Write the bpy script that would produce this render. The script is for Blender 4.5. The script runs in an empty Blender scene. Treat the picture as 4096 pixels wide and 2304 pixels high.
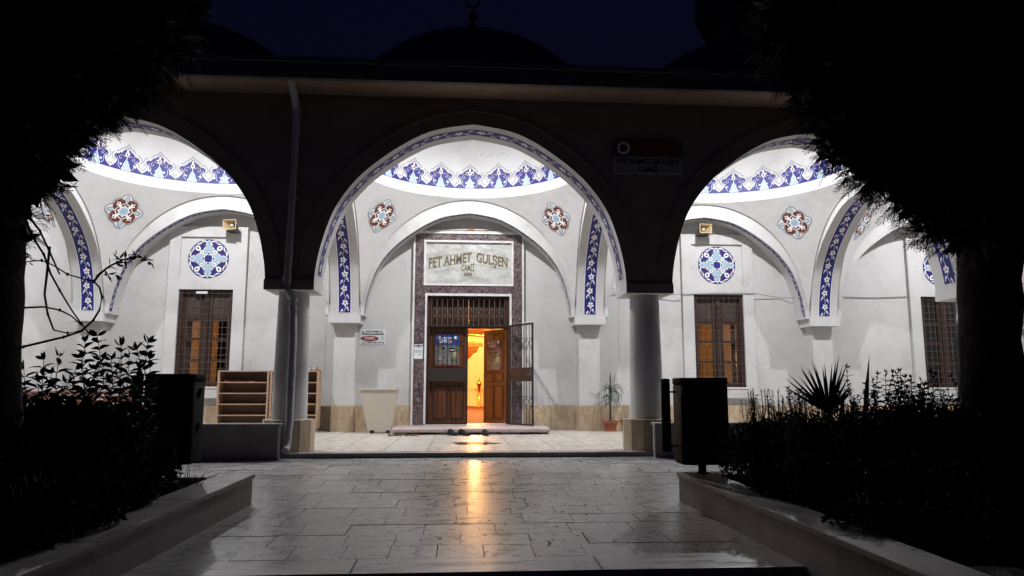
import bpy, math, random
import numpy as np
from mathutils import Vector, Matrix
from mathutils.geometry import tessellate_polygon
random.seed(7)
PI = math.pi
SC = bpy.context.scene
COL = SC.collection

# ---------------------------------------------------------------- camera, sky, exposure
F_PX, PITCH, YAW, ROLL = 2931.6, .1367, .0697, .0009
CAM = Vector((-.155, 0, .866))
cp_, sp_, cy_, sy_ = math.cos(PITCH), math.sin(PITCH), math.cos(YAW), math.sin(YAW)
FW = Vector((sy_*cp_, cy_*cp_, sp_))
R0 = Vector((cy_, -sy_, 0)); U0 = R0.cross(FW)
RT = R0*math.cos(ROLL)+U0*math.sin(ROLL); UP = U0*math.cos(ROLL)-R0*math.sin(ROLL)
cam_d = bpy.data.cameras.new('camera'); cam = bpy.data.objects.new('camera', cam_d); COL.objects.link(cam)
cam_d.sensor_width = 36; cam_d.lens = F_PX/4096*36; cam_d.clip_end = 1000; cam_d.clip_start = .05
m = Matrix.Identity(4)
for i in range(3):
    m[i][0] = RT[i]; m[i][1] = UP[i]; m[i][2] = -FW[i]; m[i][3] = CAM[i]
cam.matrix_world = m
SC.camera = cam
w = bpy.data.worlds.new('World'); SC.world = w; w.use_nodes = True
wn = w.node_tree; bg = wn.nodes['Background']
sky = wn.nodes.new('ShaderNodeTexSky'); sky.sky_type = 'NISHITA'; sky.sun_disc = False
sky.sun_elevation = math.radians(-3.5); sky.sun_rotation = math.radians(200)
tint = wn.nodes.new('ShaderNodeMix'); tint.data_type = 'RGBA'; tint.blend_type = 'MULTIPLY'
tint.inputs['Factor'].default_value = 1.0; tint.inputs['B'].default_value = (.46, .44, 1.6, 1)
wn.links.new(sky.outputs[0], tint.inputs['A']); wn.links.new(tint.outputs['Result'], bg.inputs['Color'])
bg.inputs['Strength'].default_value = 0.15
SC.view_settings.view_transform = 'Standard'; SC.view_settings.look = 'None'
SC.view_settings.exposure = 0; SC.view_settings.gamma = 1
SC.cycles.use_denoising = True
SC.cycles.max_bounces = 8; SC.cycles.diffuse_bounces = 5; SC.cycles.glossy_bounces = 3
SC.cycles.transparent_max_bounces = 12; SC.cycles.sample_clamp_indirect = 6
LAMP_E = 6700.0      # portico lamps
HALL_E = 3500.0      # chandelier bulbs

def px(x, y, Y):
    """display pixel (2576 wide) on the vertical plane at depth Y"""
    x *= 4096/2576; y *= 4096/2576
    d = FW+RT*((x-2048)/F_PX)-UP*((y-1152)/F_PX)
    return CAM+d*(Y/d.y)

# ---------------------------------------------------------------- materials
def nodes(name):
    mt = bpy.data.materials.new(name); mt.use_nodes = True
    nt = mt.node_tree; b = nt.nodes['Principled BSDF']
    return mt, nt, b
def mat(name, col, rough=.7, var=.12, scale=4, bump=0, bscale=60, metal=0, spec=.5, emit=None, estr=0, rvar=0, stains=0, det=6):
    mt, nt, b = nodes(name)
    N = nt.nodes.new; L = nt.links.new
    b.inputs['Roughness'].default_value = rough; b.inputs['Metallic'].default_value = metal
    b.inputs['Specular IOR Level'].default_value = spec
    tc = N('ShaderNodeTexCoord')
    out = None
    if var > 0:
        nz = N('ShaderNodeTexNoise'); nz.inputs['Scale'].default_value = scale; nz.inputs['Detail'].default_value = det
        L(tc.outputs['Object'], nz.inputs['Vector'])
        rp = N('ShaderNodeValToRGB')
        c = Vector(col)
        rp.color_ramp.elements[0].position = .3; rp.color_ramp.elements[1].position = .7
        rp.color_ramp.elements[0].color = (*(c*(1-var)), 1); rp.color_ramp.elements[1].color = (*[min(1, v) for v in c*(1+var)], 1)
        L(nz.outputs[0], rp.inputs[0]); out = rp.outputs[0]
        if stains > 0:
            n2 = N('ShaderNodeTexNoise'); n2.inputs['Scale'].default_value = 1.3; n2.inputs['Detail'].default_value = 9; n2.inputs['Roughness'].default_value = .72
            L(tc.outputs['Object'], n2.inputs['Vector'])
            r2 = N('ShaderNodeValToRGB'); r2.color_ramp.elements[0].position = .28; r2.color_ramp.elements[1].position = .5
            g = 1-stains
            r2.color_ramp.elements[0].color = (g, g*.985, g*.96, 1); r2.color_ramp.elements[1].color = (1, 1, 1, 1)
            mx = N('ShaderNodeMix'); mx.data_type = 'RGBA'; mx.blend_type = 'MULTIPLY'; mx.inputs['Factor'].default_value = 1
            L(n2.outputs[0], r2.inputs[0]); L(out, mx.inputs['A']); L(r2.outputs[0], mx.inputs['B']); out = mx.outputs['Result']
        L(out, b.inputs['Base Color'])
        if rvar > 0:
            mr = N('ShaderNodeMapRange'); mr.inputs[3].default_value = rough-rvar; mr.inputs[4].default_value = rough+rvar
            mr.inputs[1].default_value = .3; mr.inputs[2].default_value = .7
            L(nz.outputs[0], mr.inputs[0]); L(mr.outputs[0], b.inputs['Roughness'])
    else:
        b.inputs['Base Color'].default_value = (*col, 1)
    if bump > 0:
        nb = N('ShaderNodeTexNoise'); nb.inputs['Scale'].default_value = bscale; nb.inputs['Detail'].default_value = 5
        L(tc.outputs['Object'], nb.inputs['Vector'])
        bp = N('ShaderNodeBump'); bp.inputs['Strength'].default_value = bump; bp.inputs['Distance'].default_value = .02
        L(nb.outputs[0], bp.inputs['Height']); L(bp.outputs[0], b.inputs['Normal'])
    if emit:
        b.inputs['Emission Color'].default_value = (*emit, 1); b.inputs['Emission Strength'].default_value = estr
    return mt
def marble(name, base, vein, scale=2.2, dist=6, width=.08, rough=.35, contrast=.5, stretch=(1, 1, 1), bump=0, tone=(.8, 1.14), piece=(.80, 1.12)):
    mt, nt, b = nodes(name); N = nt.nodes.new; L = nt.links.new
    tc = N('ShaderNodeTexCoord'); mp = N('ShaderNodeMapping'); mp.inputs['Scale'].default_value = stretch
    gi = N('ShaderNodeObjectInfo'); ad = N('ShaderNodeVectorMath'); ad.operation = 'ADD'
    sc_ = N('ShaderNodeVectorMath'); sc_.operation = 'SCALE'; sc_.inputs['Scale'].default_value = 37
    cb = N('ShaderNodeCombineXYZ'); L(gi.outputs['Random'], cb.inputs[0]); L(gi.outputs['Random'], cb.inputs[2]); L(cb.outputs[0], sc_.inputs[0])
    L(tc.outputs['Object'], mp.inputs[0]); L(mp.outputs[0], ad.inputs[0]); L(sc_.outputs[0], ad.inputs[1])
    n1 = N('ShaderNodeTexNoise'); n1.inputs['Scale'].default_value = scale; n1.inputs['Detail'].default_value = 8; n1.inputs['Distortion'].default_value = dist*.25
    n1.inputs['Roughness'].default_value = .6
    L(ad.outputs[0], n1.inputs['Vector'])
    # veins: thin where noise is near .5
    s = N('ShaderNodeMath'); s.operation = 'SUBTRACT'; s.inputs[1].default_value = .5; L(n1.outputs[0], s.inputs[0])
    a = N('ShaderNodeMath'); a.operation = 'ABSOLUTE'; L(s.outputs[0], a.inputs[0])
    r = N('ShaderNodeMapRange'); r.inputs[1].default_value = 0; r.inputs[2].default_value = width; r.inputs[3].default_value = contrast; r.inputs[4].default_value = 0
    L(a.outputs[0], r.inputs[0])
    n2 = N('ShaderNodeTexNoise'); n2.inputs['Scale'].default_value = scale*1.7; n2.inputs['Detail'].default_value = 4; L(ad.outputs[0], n2.inputs['Vector'])
    rp = N('ShaderNodeValToRGB'); c = Vector(base)
    rp.color_ramp.elements[0].position = .32; rp.color_ramp.elements[1].position = .68
    rp.color_ramp.elements[0].color = (*(c*tone[0]), 1); rp.color_ramp.elements[1].color = (*[min(1, v) for v in c*tone[1]], 1)
    L(n2.outputs[0], rp.inputs[0])
    mx = N('ShaderNodeMix'); mx.data_type = 'RGBA'; L(r.outputs[0], mx.inputs['Factor']); L(rp.outputs[0], mx.inputs['A']); mx.inputs['B'].default_value = (*vein, 1)
    pm_ = N('ShaderNodeMapRange'); pm_.inputs[3].default_value = piece[0]; pm_.inputs[4].default_value = piece[1]; L(gi.outputs['Random'], pm_.inputs[0])
    vm = N('ShaderNodeVectorMath'); vm.operation = 'SCALE'; L(mx.outputs['Result'], vm.inputs[0]); L(pm_.outputs[0], vm.inputs['Scale'])
    L(vm.outputs[0], b.inputs['Base Color'])
    b.inputs['Roughness'].default_value = rough
    rr = N('ShaderNodeMapRange'); rr.inputs[1].default_value = .3; rr.inputs[2].default_value = .7; rr.inputs[3].default_value = rough*.75; rr.inputs[4].default_value = rough*1.35
    L(n2.outputs[0], rr.inputs[0]); L(rr.outputs[0], b.inputs['Roughness'])
    if bump:
        nb = N('ShaderNodeTexNoise'); nb.inputs['Scale'].default_value = 9; nb.inputs['Detail'].default_value = 6; L(ad.outputs[0], nb.inputs['Vector'])
        bp = N('ShaderNodeBump'); bp.inputs['Strength'].default_value = bump; bp.inputs['Distance'].default_value = .02; L(nb.outputs[0], bp.inputs['Height']); L(bp.outputs[0], b.inputs['Normal'])
    return mt
def wood(name, col, dark, rough=.45, axis=2):
    mt, nt, b = nodes(name); N = nt.nodes.new; L = nt.links.new
    tc = N('ShaderNodeTexCoord'); mp = N('ShaderNodeMapping')
    sc = [22, 22, 22]; sc[axis] = 1.6; mp.inputs['Scale'].default_value = sc
    n1 = N('ShaderNodeTexNoise'); n1.inputs['Scale'].default_value = 1.6; n1.inputs['Detail'].default_value = 7; n1.inputs['Distortion'].default_value = .6
    L(tc.outputs['Object'], mp.inputs[0]); L(mp.outputs[0], n1.inputs['Vector'])
    rp = N('ShaderNodeValToRGB'); rp.color_ramp.elements[0].position = .3; rp.color_ramp.elements[1].position = .72
    rp.color_ramp.elements[0].color = (*dark, 1); rp.color_ramp.elements[1].color = (*col, 1)
    L(n1.outputs[0], rp.inputs[0]); L(rp.outputs[0], b.inputs['Base Color']); b.inputs['Roughness'].default_value = rough
    return mt
M = {}
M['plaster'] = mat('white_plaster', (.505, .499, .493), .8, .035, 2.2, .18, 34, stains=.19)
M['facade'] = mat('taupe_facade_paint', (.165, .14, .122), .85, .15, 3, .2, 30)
M['soffit'] = mat('beige_eaves_paint', (.21, .135, .095), .8, .1, 3)
M['roof'] = mat('lead_roof', (.06, .06, .065), .6, .2, 3, .1, 20)
M['stone'] = mat('minaret_stone', (.16, .12, .09), .85, .25, 5, .3, 14)
M['plinth'] = marble('beige_marble', (.50, .40, .28), (.33, .22, .12), 2.0, 5, .10, .35, .55, (1.6, 1, .7))
M['marble_w'] = marble('white_marble', (.47, .47, .445), (.24, .25, .23), 2.4, 7, .05, .3, .5, (.8, 1, 1.6))
M['marble_edge'] = mat('pale_marble_edge', (.62, .61, .60), .4, .12, 8)
M['marble_p'] = marble('purple_marble', (.085, .055, .06), (.42, .36, .36), 5.5, 9, .022, .28, .9)
M['paving'] = marble('grey_paving_marble', (.275, .263, .257), (.20, .19, .186), 2.2, 4, .05, .29, .14, bump=.15, tone=(.91, 1.07), piece=(.86, 1.1))
M['mortar'] = mat('dark_mortar', (.165, .157, .152), .9, .2, 20)
M['tile'] = marble('cream_floor_tile', (.43, .40, .355), (.37, .34, .29), 2.0, 3, .06, .30, .06, bump=0, tone=(.97, 1.03), piece=(.93, 1.05))
M['grout'] = mat('floor_grout', (.16, .145, .13), .9, .2, 20)
M['coping'] = marble('planter_marble', (.225, .205, .195), (.15, .138, .128), 2.2, 4, .06, .55, .4, bump=.06)
M['pink'] = mat('pink_granite', (.36, .29, .28), .6, .2, 30, .25, 40)
M['concrete'] = mat('concrete_block', (.2, .19, .18), .9, .2, 12, .3)
M['soil'] = mat('dark_soil', (.03, .023, .018), .95, .3, 12, .5, 25)
M['ground'] = mat('asphalt_ground', (.05, .048, .047), .9, .2, 3, .3)
M['door'] = wood('varnished_door_wood', (.165, .054, .015), (.065, .021, .007), .38)
M['door_d'] = wood('dark_panel_wood', (.062, .022, .009), (.028, .010, .005), .42)
M['frame'] = wood('brown_window_wood', (.05, .021, .013), (.022, .010, .007), .5)
M['rackw'] = wood('shoe_rack_board', (.42, .29, .19), (.33, .22, .14), .55, 0)
M['rackb'] = wood('shoe_rack_back', (.20, .125, .08), (.14, .09, .055), .6, 0)
M['benchw'] = wood('bench_slat_wood', (.22, .085, .05), (.12, .045, .03), .5, 0)
M['iron'] = mat('black_iron', (.018, .016, .016), .45, .2, 20, spec=.4)
M['iron_b'] = mat('brown_iron_sheet', (.022, .014, .012), .5, .2, 8)
M['grille'] = mat('grey_grille_paint', (.085, .075, .068), .5, .15, 20)
M['grille_l'] = mat('worn_grille_paint', (.15, .13, .115), .5, .2, 20)
M['blue'] = mat('blue_paint', (.005, .008, .145), .55, .22, 9)
M['lblue'] = mat('light_blue_paint', (.30, .42, .51), .6, .08, 9)
M['brown'] = mat('ochre_paint', (.26, .10, .03), .6, .2, 9)
M['red'] = mat('dark_red_paint', (.115, .024, .012), .6, .25, 9)
M['grey'] = mat('grey_paint', (.20, .205, .235), .6, .1, 9)
M['white'] = mat('white_paint', (.76, .76, .77), .6, .04, 9)
M['cream'] = mat('cream_paint', (.70, .62, .52), .6, .06, 9)
M['gold'] = mat('gilt_lettering', (.125, .10, .04), .5, .35, 14)
M['brass'] = mat('brass', (.75, .42, .10), .25, .1, 9, metal=1)
M['crystal'] = mat('amber_crystal', (.78, .58, .26), .3, .4, 26, metal=.2)
M['pipe'] = mat('grey_pvc', (.30, .31, .33), .5, .12, 6)
M['beige_plastic'] = mat('beige_horn_plastic', (.44, .34, .19), .5, .12, 9)
M['black_plastic'] = mat('black_plastic', (.012, .012, .013), .5, .1, 9)
M['white_plastic'] = mat('white_plastic', (.66, .65, .63), .45, .05, 9)
M['cream_plastic'] = mat('cream_tub_plastic', (.60, .55, .46), .5, .04, 3)
M['terracotta'] = mat('terracotta', (.30, .095, .05), .7, .15, 8)
M['binm'] = mat('black_bin_paint', (.006, .006, .007), .85, .2, 6, spec=.12)
M['leaf'] = mat('leaf_green', (.026, .042, .016), .8, .35, 9, spec=.15)
M['leaf_pot'] = mat('strap_leaf_green', (.022, .055, .022), .4, .3, 9)
M['needle'] = mat('conifer_green', (.018, .026, .014), .7, .35, 5)
M['bark'] = mat('bark', (.045, .036, .032), .9, .3, 12, .6, 18)
M['twig'] = mat('twig', (.035, .025, .02), .8, .2, 12)
M['carpet'] = mat('red_carpet', (.11, .013, .007), .9, .35, 6)
M['hallwall'] = mat('hall_plaster', (.68, .58, .40), .8, .04, 2)
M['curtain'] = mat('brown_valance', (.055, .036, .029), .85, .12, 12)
M['added_dark_strip'] = mat('brown_added_strip', (.24, .15, .09), .9, .15, 14)
M['wet'] = mat('wet_dark_tile', (.10, .09, .08), .12, .3, 9)
M['wire'] = mat('grey_cable', (.2, .19, .19), .6, .1, 9)
M['sign_white'] = mat('sign_white', (.62, .66, .66), .5, .03, 4)
M['sign_red'] = mat('sign_red', (.18, .012, .015), .5, .1, 8)
M['sign_red_d'] = mat('sign_dark_red', (.12, .012, .012), .6, .1, 8)
M['sign_old'] = mat('weathered_board_white', (.22, .22, .24), .6, .1, 4)
M['ink'] = mat('black_ink', (.006, .006, .007), .8, .1, 9, spec=.2)
M['poster_blue'] = mat('poster_blue', (.02, .05, .20), .35, .2, 6)
M['poster_grey'] = mat('poster_photo_grey', (.12, .13, .12), .35, .65, 14)
M['poster_or'] = mat('poster_orange', (.62, .27, .12), .35, .1, 9)
M['poster_y'] = mat('poster_yellow_grey', (.30, .28, .13), .35, .2, 9)
M['dead'] = mat('dry_leaf', (.05, .035, .02), .8, .3, 20)
M['lamp'] = mat('lamp_glass', (.8, .8, .8), .4, 0, emit=(.975, .975, 1.0), estr=LAMP_E)
M['bulb'] = mat('warm_bulb', (.8, .7, .5), .4, 0, emit=(1.0, .52, .17), estr=HALL_E)
M['tube'] = mat('lit_tube', (.8, .8, .8), .4, 0, emit=(1.0, .62, .22), estr=6)
def glass_mat(name, tintc, refl):
    mt = bpy.data.materials.new(name); mt.use_nodes = True; nt = mt.node_tree; nt.nodes.clear()
    N = nt.nodes.new; L = nt.links.new
    o = N('ShaderNodeOutputMaterial'); t = N('ShaderNodeBsdfTransparent'); t.inputs[0].default_value = (*tintc, 1)
    g = N('ShaderNodeBsdfGlossy'); g.inputs['Roughness'].default_value = .06; g.inputs[0].default_value = (1, .95, .9, 1)
    fr = N('ShaderNodeFresnel'); fr.inputs[0].default_value = 1.5
    mth = N('ShaderNodeMath'); mth.operation = 'ADD'; mth.inputs[1].default_value = refl; L(fr.outputs[0], mth.inputs[0])
    mx = N('ShaderNodeMixShader'); L(mth.outputs[0], mx.inputs[0]); L(t.outputs[0], mx.inputs[1]); L(g.outputs[0], mx.inputs[2]); L(mx.outputs[0], o.inputs[0])
    return mt
M['glass'] = glass_mat('tinted_glass', (.090, .082, .076), .01)
M['glass_dark'] = glass_mat('dark_glass', (.10, .08, .07), .01)

# ---------------------------------------------------------------- mesh helpers
class MB:
    def __init__(s): s.v = []; s.f = []; s.m = []; s.mats = []; s.smooth = []
    def mi(s, k):
        if k not in s.mats: s.mats.append(k)
        return s.mats.index(k)
    def face(s, pts, k, sm=False):
        b = len(s.v); s.v += [tuple(p) for p in pts]; s.f.append(tuple(range(b, b+len(pts)))); s.m.append(s.mi(k)); s.smooth.append(sm)
    def faces(s, vs, fs, k, sm=False):
        b = len(s.v); s.v += [tuple(p) for p in vs]; i = s.mi(k)
        for f in fs: s.f.append(tuple(b+j for j in f)); s.m.append(i); s.smooth.append(sm)
    def box(s, x0, x1, y0, y1, z0, z1, k, bev=0, T=None):
        if bev > 0:
            vs = []; e = bev
            for z, d in ((z0, 0), (z1-e, 0), (z1, e)):
                vs += [(x0+d, y0+d, z), (x1-d, y0+d, z), (x1-d, y1-d, z), (x0+d, y1-d, z)]
            fs = [(3, 2, 1, 0)]
            for l in (0, 4):
                for i in range(4): j = (i+1) % 4; fs.append((l+i, l+j, l+4+j, l+4+i))
            fs.append((8, 9, 10, 11))
        else:
            vs = [(x, y, z) for z in (z0, z1) for x, y in ((x0, y0), (x1, y0), (x1, y1), (x0, y1))]
            fs = [(3, 2, 1, 0), (4, 5, 6, 7)]+[(i, (i+1) % 4, 4+(i+1) % 4, 4+i) for i in range(4)]
        if T: vs = [T @ Vector(p) for p in vs]
        s.faces(vs, fs, k)
    def tube(s, pts, r, k, n=8, cap=True, sm=True):
        pts = [Vector(p) for p in pts]; rs = r if isinstance(r, (list, tuple)) else [r]*len(pts)
        vs = []; ref = None
        for i, p in enumerate(pts):
            t = (pts[min(i+1, len(pts)-1)]-pts[max(i-1, 0)])
            if t.length < 1e-9: t = Vector((0, 0, 1))
            t.normalize()
            if ref is None: ref = Vector((0, 0, 1)) if abs(t.z) < .9 else Vector((1, 0, 0))
            a = t.cross(ref)
            if a.length < 1e-6: a = t.cross(Vector((0, 1, 0)))
            a.normalize(); b = t.cross(a); ref = a.cross(t) if False else ref
            for j in range(n):
                an = 2*PI*j/n; vs.append(p+(a*math.cos(an)+b*math.sin(an))*rs[i])
        fs = []
        for i in range(len(pts)-1):
            for j in range(n):
                q = (j+1) % n; fs.append((i*n+j, i*n+q, (i+1)*n+q, (i+1)*n+j))
        s.faces(vs, fs, k, sm)
        if cap:
            s.face(vs[:n][::-1], k); s.face(vs[-n:], k)
    def lathe(s, prof, k, c=(0, 0, 0), n=24, sm=True, T=None, a0=0):
        vs = []; c = Vector(c)
        for r, z in prof:
            for j in range(n):
                a = 2*PI*j/n+a0; p = Vector((r*math.cos(a), r*math.sin(a), z))
                vs.append((T @ p if T else p)+c)
        fs = [(i*n+j, i*n+(j+1) % n, (i+1)*n+(j+1) % n, (i+1)*n+j) for i in range(len(prof)-1) for j in range(n)]
        s.faces(vs, fs, k, sm)
    def poly(s, pts, fn, k):
        """flat-ish polygon given in 2D, mapped by fn"""
        t = tessellate_polygon([[Vector((a, b, 0)) for a, b in pts]])
        vs = [fn(a, b) for a, b in pts]
        s.faces(vs, [tuple(x) for x in t], k)
    def stroke(s, pts, wd, fn, k):
        n = len(pts); L = []; R = []
        for i in range(n):
            a = Vector(pts[max(i-1, 0)]); b = Vector(pts[min(i+1, n-1)]); d = b-a
            if pts[0] == pts[-1] and i in (0, n-1): d = Vector(pts[1])-Vector(pts[-2])
            if d.length < 1e-9: d = Vector((1, 0))
            d.normalize(); nn = Vector((-d.y, d.x))*(wd if not isinstance(wd, (list, tuple)) else wd[i])/2; p = Vector(pts[i])
            L.append(p+nn); R.append(p-nn)
        for i in range(n-1):
            s.face([fn(*R[i]), fn(*R[i+1]), fn(*L[i+1]), fn(*L[i])], k)
    def scan(s, pts, nu, dv, fn, k):
        """fill a polygon by columns so that it can follow a curved surface"""
        us = [p[0] for p in pts]; u0, u1 = min(us), max(us); n = len(pts)
        def cross(u):
            o = []
            for i in range(n):
                (a, b), (c, d) = pts[i], pts[(i+1) % n]
                if (a <= u) != (c <= u): o.append(b+(d-b)*(u-a)/(c-a))
            return sorted(o)
        for i in range(nu):
            ua = u0+(u1-u0)*i/nu; ub = u0+(u1-u0)*(i+1)/nu; e = (ub-ua)*1e-3
            cm = cross((ua+ub)/2); ca = cross(ua+e); cb = cross(ub-e)
            if len(ca) != len(cm): ca = cm
            if len(cb) != len(cm): cb = cm
            for j in range(0, len(cm)-1, 2):
                q = max(1, int(math.ceil((cm[j+1]-cm[j])/dv)))
                for t in range(q):
                    f0, f1 = t/q, (t+1)/q
                    A = lambda c, f: c[j]+(c[j+1]-c[j])*f
                    s.face([fn(ua, A(ca, f0)), fn(ub, A(cb, f0)), fn(ub, A(cb, f1)), fn(ua, A(ca, f1))], k)
    def mesh(s, name):
        me = bpy.data.meshes.new(name); me.from_pydata(s.v, [], s.f)
        for k in s.mats: me.materials.append(M[k])
        me.polygons.foreach_set('material_index', s.m); me.polygons.foreach_set('use_smooth', s.smooth)
        me.update(); return me
    def build(s, name, parent=None, loc=None):
        return link(name, s.mesh(name), parent, loc)
def weld(o, d=1e-4):
    import bmesh
    bm = bmesh.new(); bm.from_mesh(o.data); bmesh.ops.remove_doubles(bm, verts=bm.verts, dist=d); bm.to_mesh(o.data); bm.free(); return o
def link(name, data, parent=None, loc=None):
    o = bpy.data.objects.new(name, data); COL.objects.link(o)
    if parent:
        o.parent = parent
        # children keep world coordinates: parents are unrotated empties or meshes at known places
        pw = parent.get('_w', (0, 0, 0)); l = loc or (0, 0, 0)
        o.location = (l[0]-pw[0], l[1]-pw[1], l[2]-pw[2]) if not parent.get('_local') else l
        o['_w'] = l
        if parent.get('_local'): o['_local'] = 1
    else:
        o.location = loc or (0, 0, 0); o['_w'] = tuple(o.location)
    return o
def tag(o, label=None, cat=None, group=None, kind=None):
    if label: o['label'] = label
    if cat: o['category'] = cat
    if group: o['group'] = group
    if kind: o['kind'] = kind
    return o
def empty(name, loc, label, cat, group=None, local=False, rz=0):
    o = bpy.data.objects.new(name, None); COL.objects.link(o); o.location = loc; o.empty_display_size = .1
    o.rotation_euler = (0, 0, rz)
    o['_w'] = tuple(loc)
    if local: o['_local'] = 1
    return tag(o, label, cat, group)
def finish():
    for o in bpy.data.objects:
        if o.parent and o.name.split('.')[0] in ('blade', 'leaf', 'foliage', 'needle_leaf', 'crown'): o['kind'] = 'stuff'
        for k in ('_w', '_local'):
            if k in o: del o[k]
FONT = {}
def text_mb(mb, body, size, fn, k, width=None, align='CENTER', shear=0, bold=0, zoff=0):
    cu = bpy.data.curves.new('t', 'FONT'); cu.body = body; cu.size = size; cu.align_x = align; cu.resolution_u = 3; cu.offset = bold
    ob = bpy.data.objects.new('t', cu); COL.objects.link(ob)
    dg = bpy.context.evaluated_depsgraph_get(); me = bpy.data.meshes.new_from_object(ob.evaluated_get(dg))
    xs = [v.co.x for v in me.vertices] or [0]
    sx = 1
    if width: sx = width/max(1e-6, (max(xs)-min(xs)))
    mb.faces([fn(v.co.x*sx, v.co.y+shear*v.co.x*sx+zoff) for v in me.vertices], [tuple(p.vertices) for p in me.polygons], k)
    bpy.data.objects.remove(ob); bpy.data.curves.remove(cu); bpy.data.meshes.remove(me)

# ---------------------------------------------------------------- arch profile (half, normalised: x/halfspan, rise)
AP = [(0, 1.0), (.235, .962), (.386, .902), (.535, .812), (.683, .70), (.784, .597), (.858, .496), (.902, .413), (.939, .312), (.964, .228), (.985, .132), (.996, .057), (1.0, 0)]
def arch_pts(hs, rise, n=14):
    out = []
    P = [(-AP[1][0], AP[0][1]+.012)]+AP+[(AP[-1][0], -.06)]
    for i in range(1, len(P)-2):
        for j in range(3):
            t = j/3; p0, p1, p2, p3 = P[i-1], P[i], P[i+1], P[i+2]
            c = [.5*((2*p1[q])+(-p0[q]+p2[q])*t+(2*p0[q]-5*p1[q]+4*p2[q]-p3[q])*t*t+(-p0[q]+3*p1[q]-3*p2[q]+p3[q])*t**3) for q in (0, 1)]
            out.append((c[0]*hs, c[1]*rise))
    out.append((hs, 0))
    left = [(-x, z) for x, z in out[:0:-1]]
    return left+out
ZS = 2.34          # springing level
def arch_wall(mb, hs, rise, u0, u1, ztop, v0, v1, fn, kf, kb, ks, n=14):
    """wall with an arched opening; u along the wall, v across, fn(u,v,z)->point"""
    A = [(x, ZS+z) for x, z in arch_pts(hs, rise)]
    P = [(u0, ZS)]+A+[(u1, ZS)]
    for v, k, fl in ((v0, kf, 0), (v1, kb, 1)):
        for i in range(len(P)-1):
            (a, za), (b, zb) = P[i], P[i+1]
            if abs(a-b) < 1e-6: continue
            q = [fn(a, v, za), fn(b, v, zb), fn(b, v, ztop), fn(a, v, ztop)]
            mb.face(q[::-1] if fl else q, k)
    for i in range(len(P)-1):
        (a, za), (b, zb) = P[i], P[i+1]
        mb.face([fn(a, v0, za), fn(a, v1, za), fn(b, v1, zb), fn(b, v0, zb)], ks)
    mb.face([fn(u0, v0, ztop), fn(u1, v0, ztop), fn(u1, v1, ztop), fn(u0, v1, ztop)], ks)
def arch_param(hs, rise):
    A = [(x, ZS+z) for x, z in arch_pts(hs, rise)]; S = [0]
    for i in range(1, len(A)): S.append(S[-1]+math.dist(A[i], A[i-1]))
    def at(s, off):
        s = max(0, min(S[-1], s)); i = 0
        while i < len(S)-2 and S[i+1] < s: i += 1
        t = (s-S[i])/max(1e-9, S[i+1]-S[i]); a, b = A[i], A[i+1]
        dx, dz = b[0]-a[0], b[1]-a[1]; L = math.hypot(dx, dz)
        return a[0]+dx*t+dz/L*off, a[1]+dz*t-dx/L*off     # offset towards the opening
    return at, S[-1]
def flower(cx, cy, r, rot=0, n=5):
    o = []
    for i in range(n*6):
        a = 2*PI*i/(n*6); q = abs(math.cos(n*a/2)); o.append((cx+r*(.42+.58*q**.7)*math.cos(a+rot), cy+r*(.42+.58*q**.7)*math.sin(a+rot)))
    return o
def painted_band(name, hs, rise, v_mid, wd, fn, parent, s0=.12, period=.30, narrow=False):
    """blue floral band painted along an arch soffit"""
    at, L = arch_param(hs, rise); mb = MB()
    def mp(off): return lambda s, v: fn(at(s, off)[0], v_mid+v, at(s, off)[1])
    n = int((L-2*s0)/.07)
    b = mp(.004); wh = mp(.0025); ln = mp(.0075); dk = mp(.0105)
    for i in range(n):
        a, c = s0+(L-2*s0)*i/n, s0+(L-2*s0)*(i+1)/n
        mb.face([b(a, -wd/2), b(c, -wd/2), b(c, wd/2), b(a, wd/2)], 'blue')
        for sg in (-1, 1):
            mb.face([wh(a, sg*wd/2), wh(c, sg*wd/2), wh(c, sg*(wd/2+.012)), wh(a, sg*(wd/2+.012))], 'white')
    cnt = int(round((L-2*s0)/period)); per = (L-2*s0)/cnt; f = wd/.24
    for i in range(cnt):
        s = s0+per*(i+.35); sg = 1 if i % 2 else -1
        mb.poly(flower(s, sg*.01*f, .066*min(1, f*1.1), .3*i), ln, 'white')
        mb.poly(flower(s, sg*.01*f, .022, .2, 5), dk, 'red')
        m1 = s+per*.5
        # tulip leaf and scroll either side of the stem
        for q, sd in ((0, 1), (1, -1)):
            c0 = m1-.04+.05*q; g = sd*sg
            mb.poly([(c0-.045, g*.045*f), (c0-.01, g*.075*f), (c0+.04, g*.088*f), (c0+.055, g*.075*f), (c0+.03, g*.06*f), (c0+.005, g*.042*f), (c0-.02, g*.034*f)], ln, 'white')
            if not narrow: mb.poly([(c0-.005, g*.055*f), (c0+.03, g*.075*f), (c0+.045, g*.068*f), (c0+.02, g*.05*f)], dk, 'brown' if q else 'grey')
        mb.stroke([(s+.05, 0), (m1-.04, sg*.02*f), (m1+.03, -sg*.02*f), (s+per-.06, 0)], .008*min(1, f), ln, 'white')
    return mb.build(name, parent)

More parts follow.
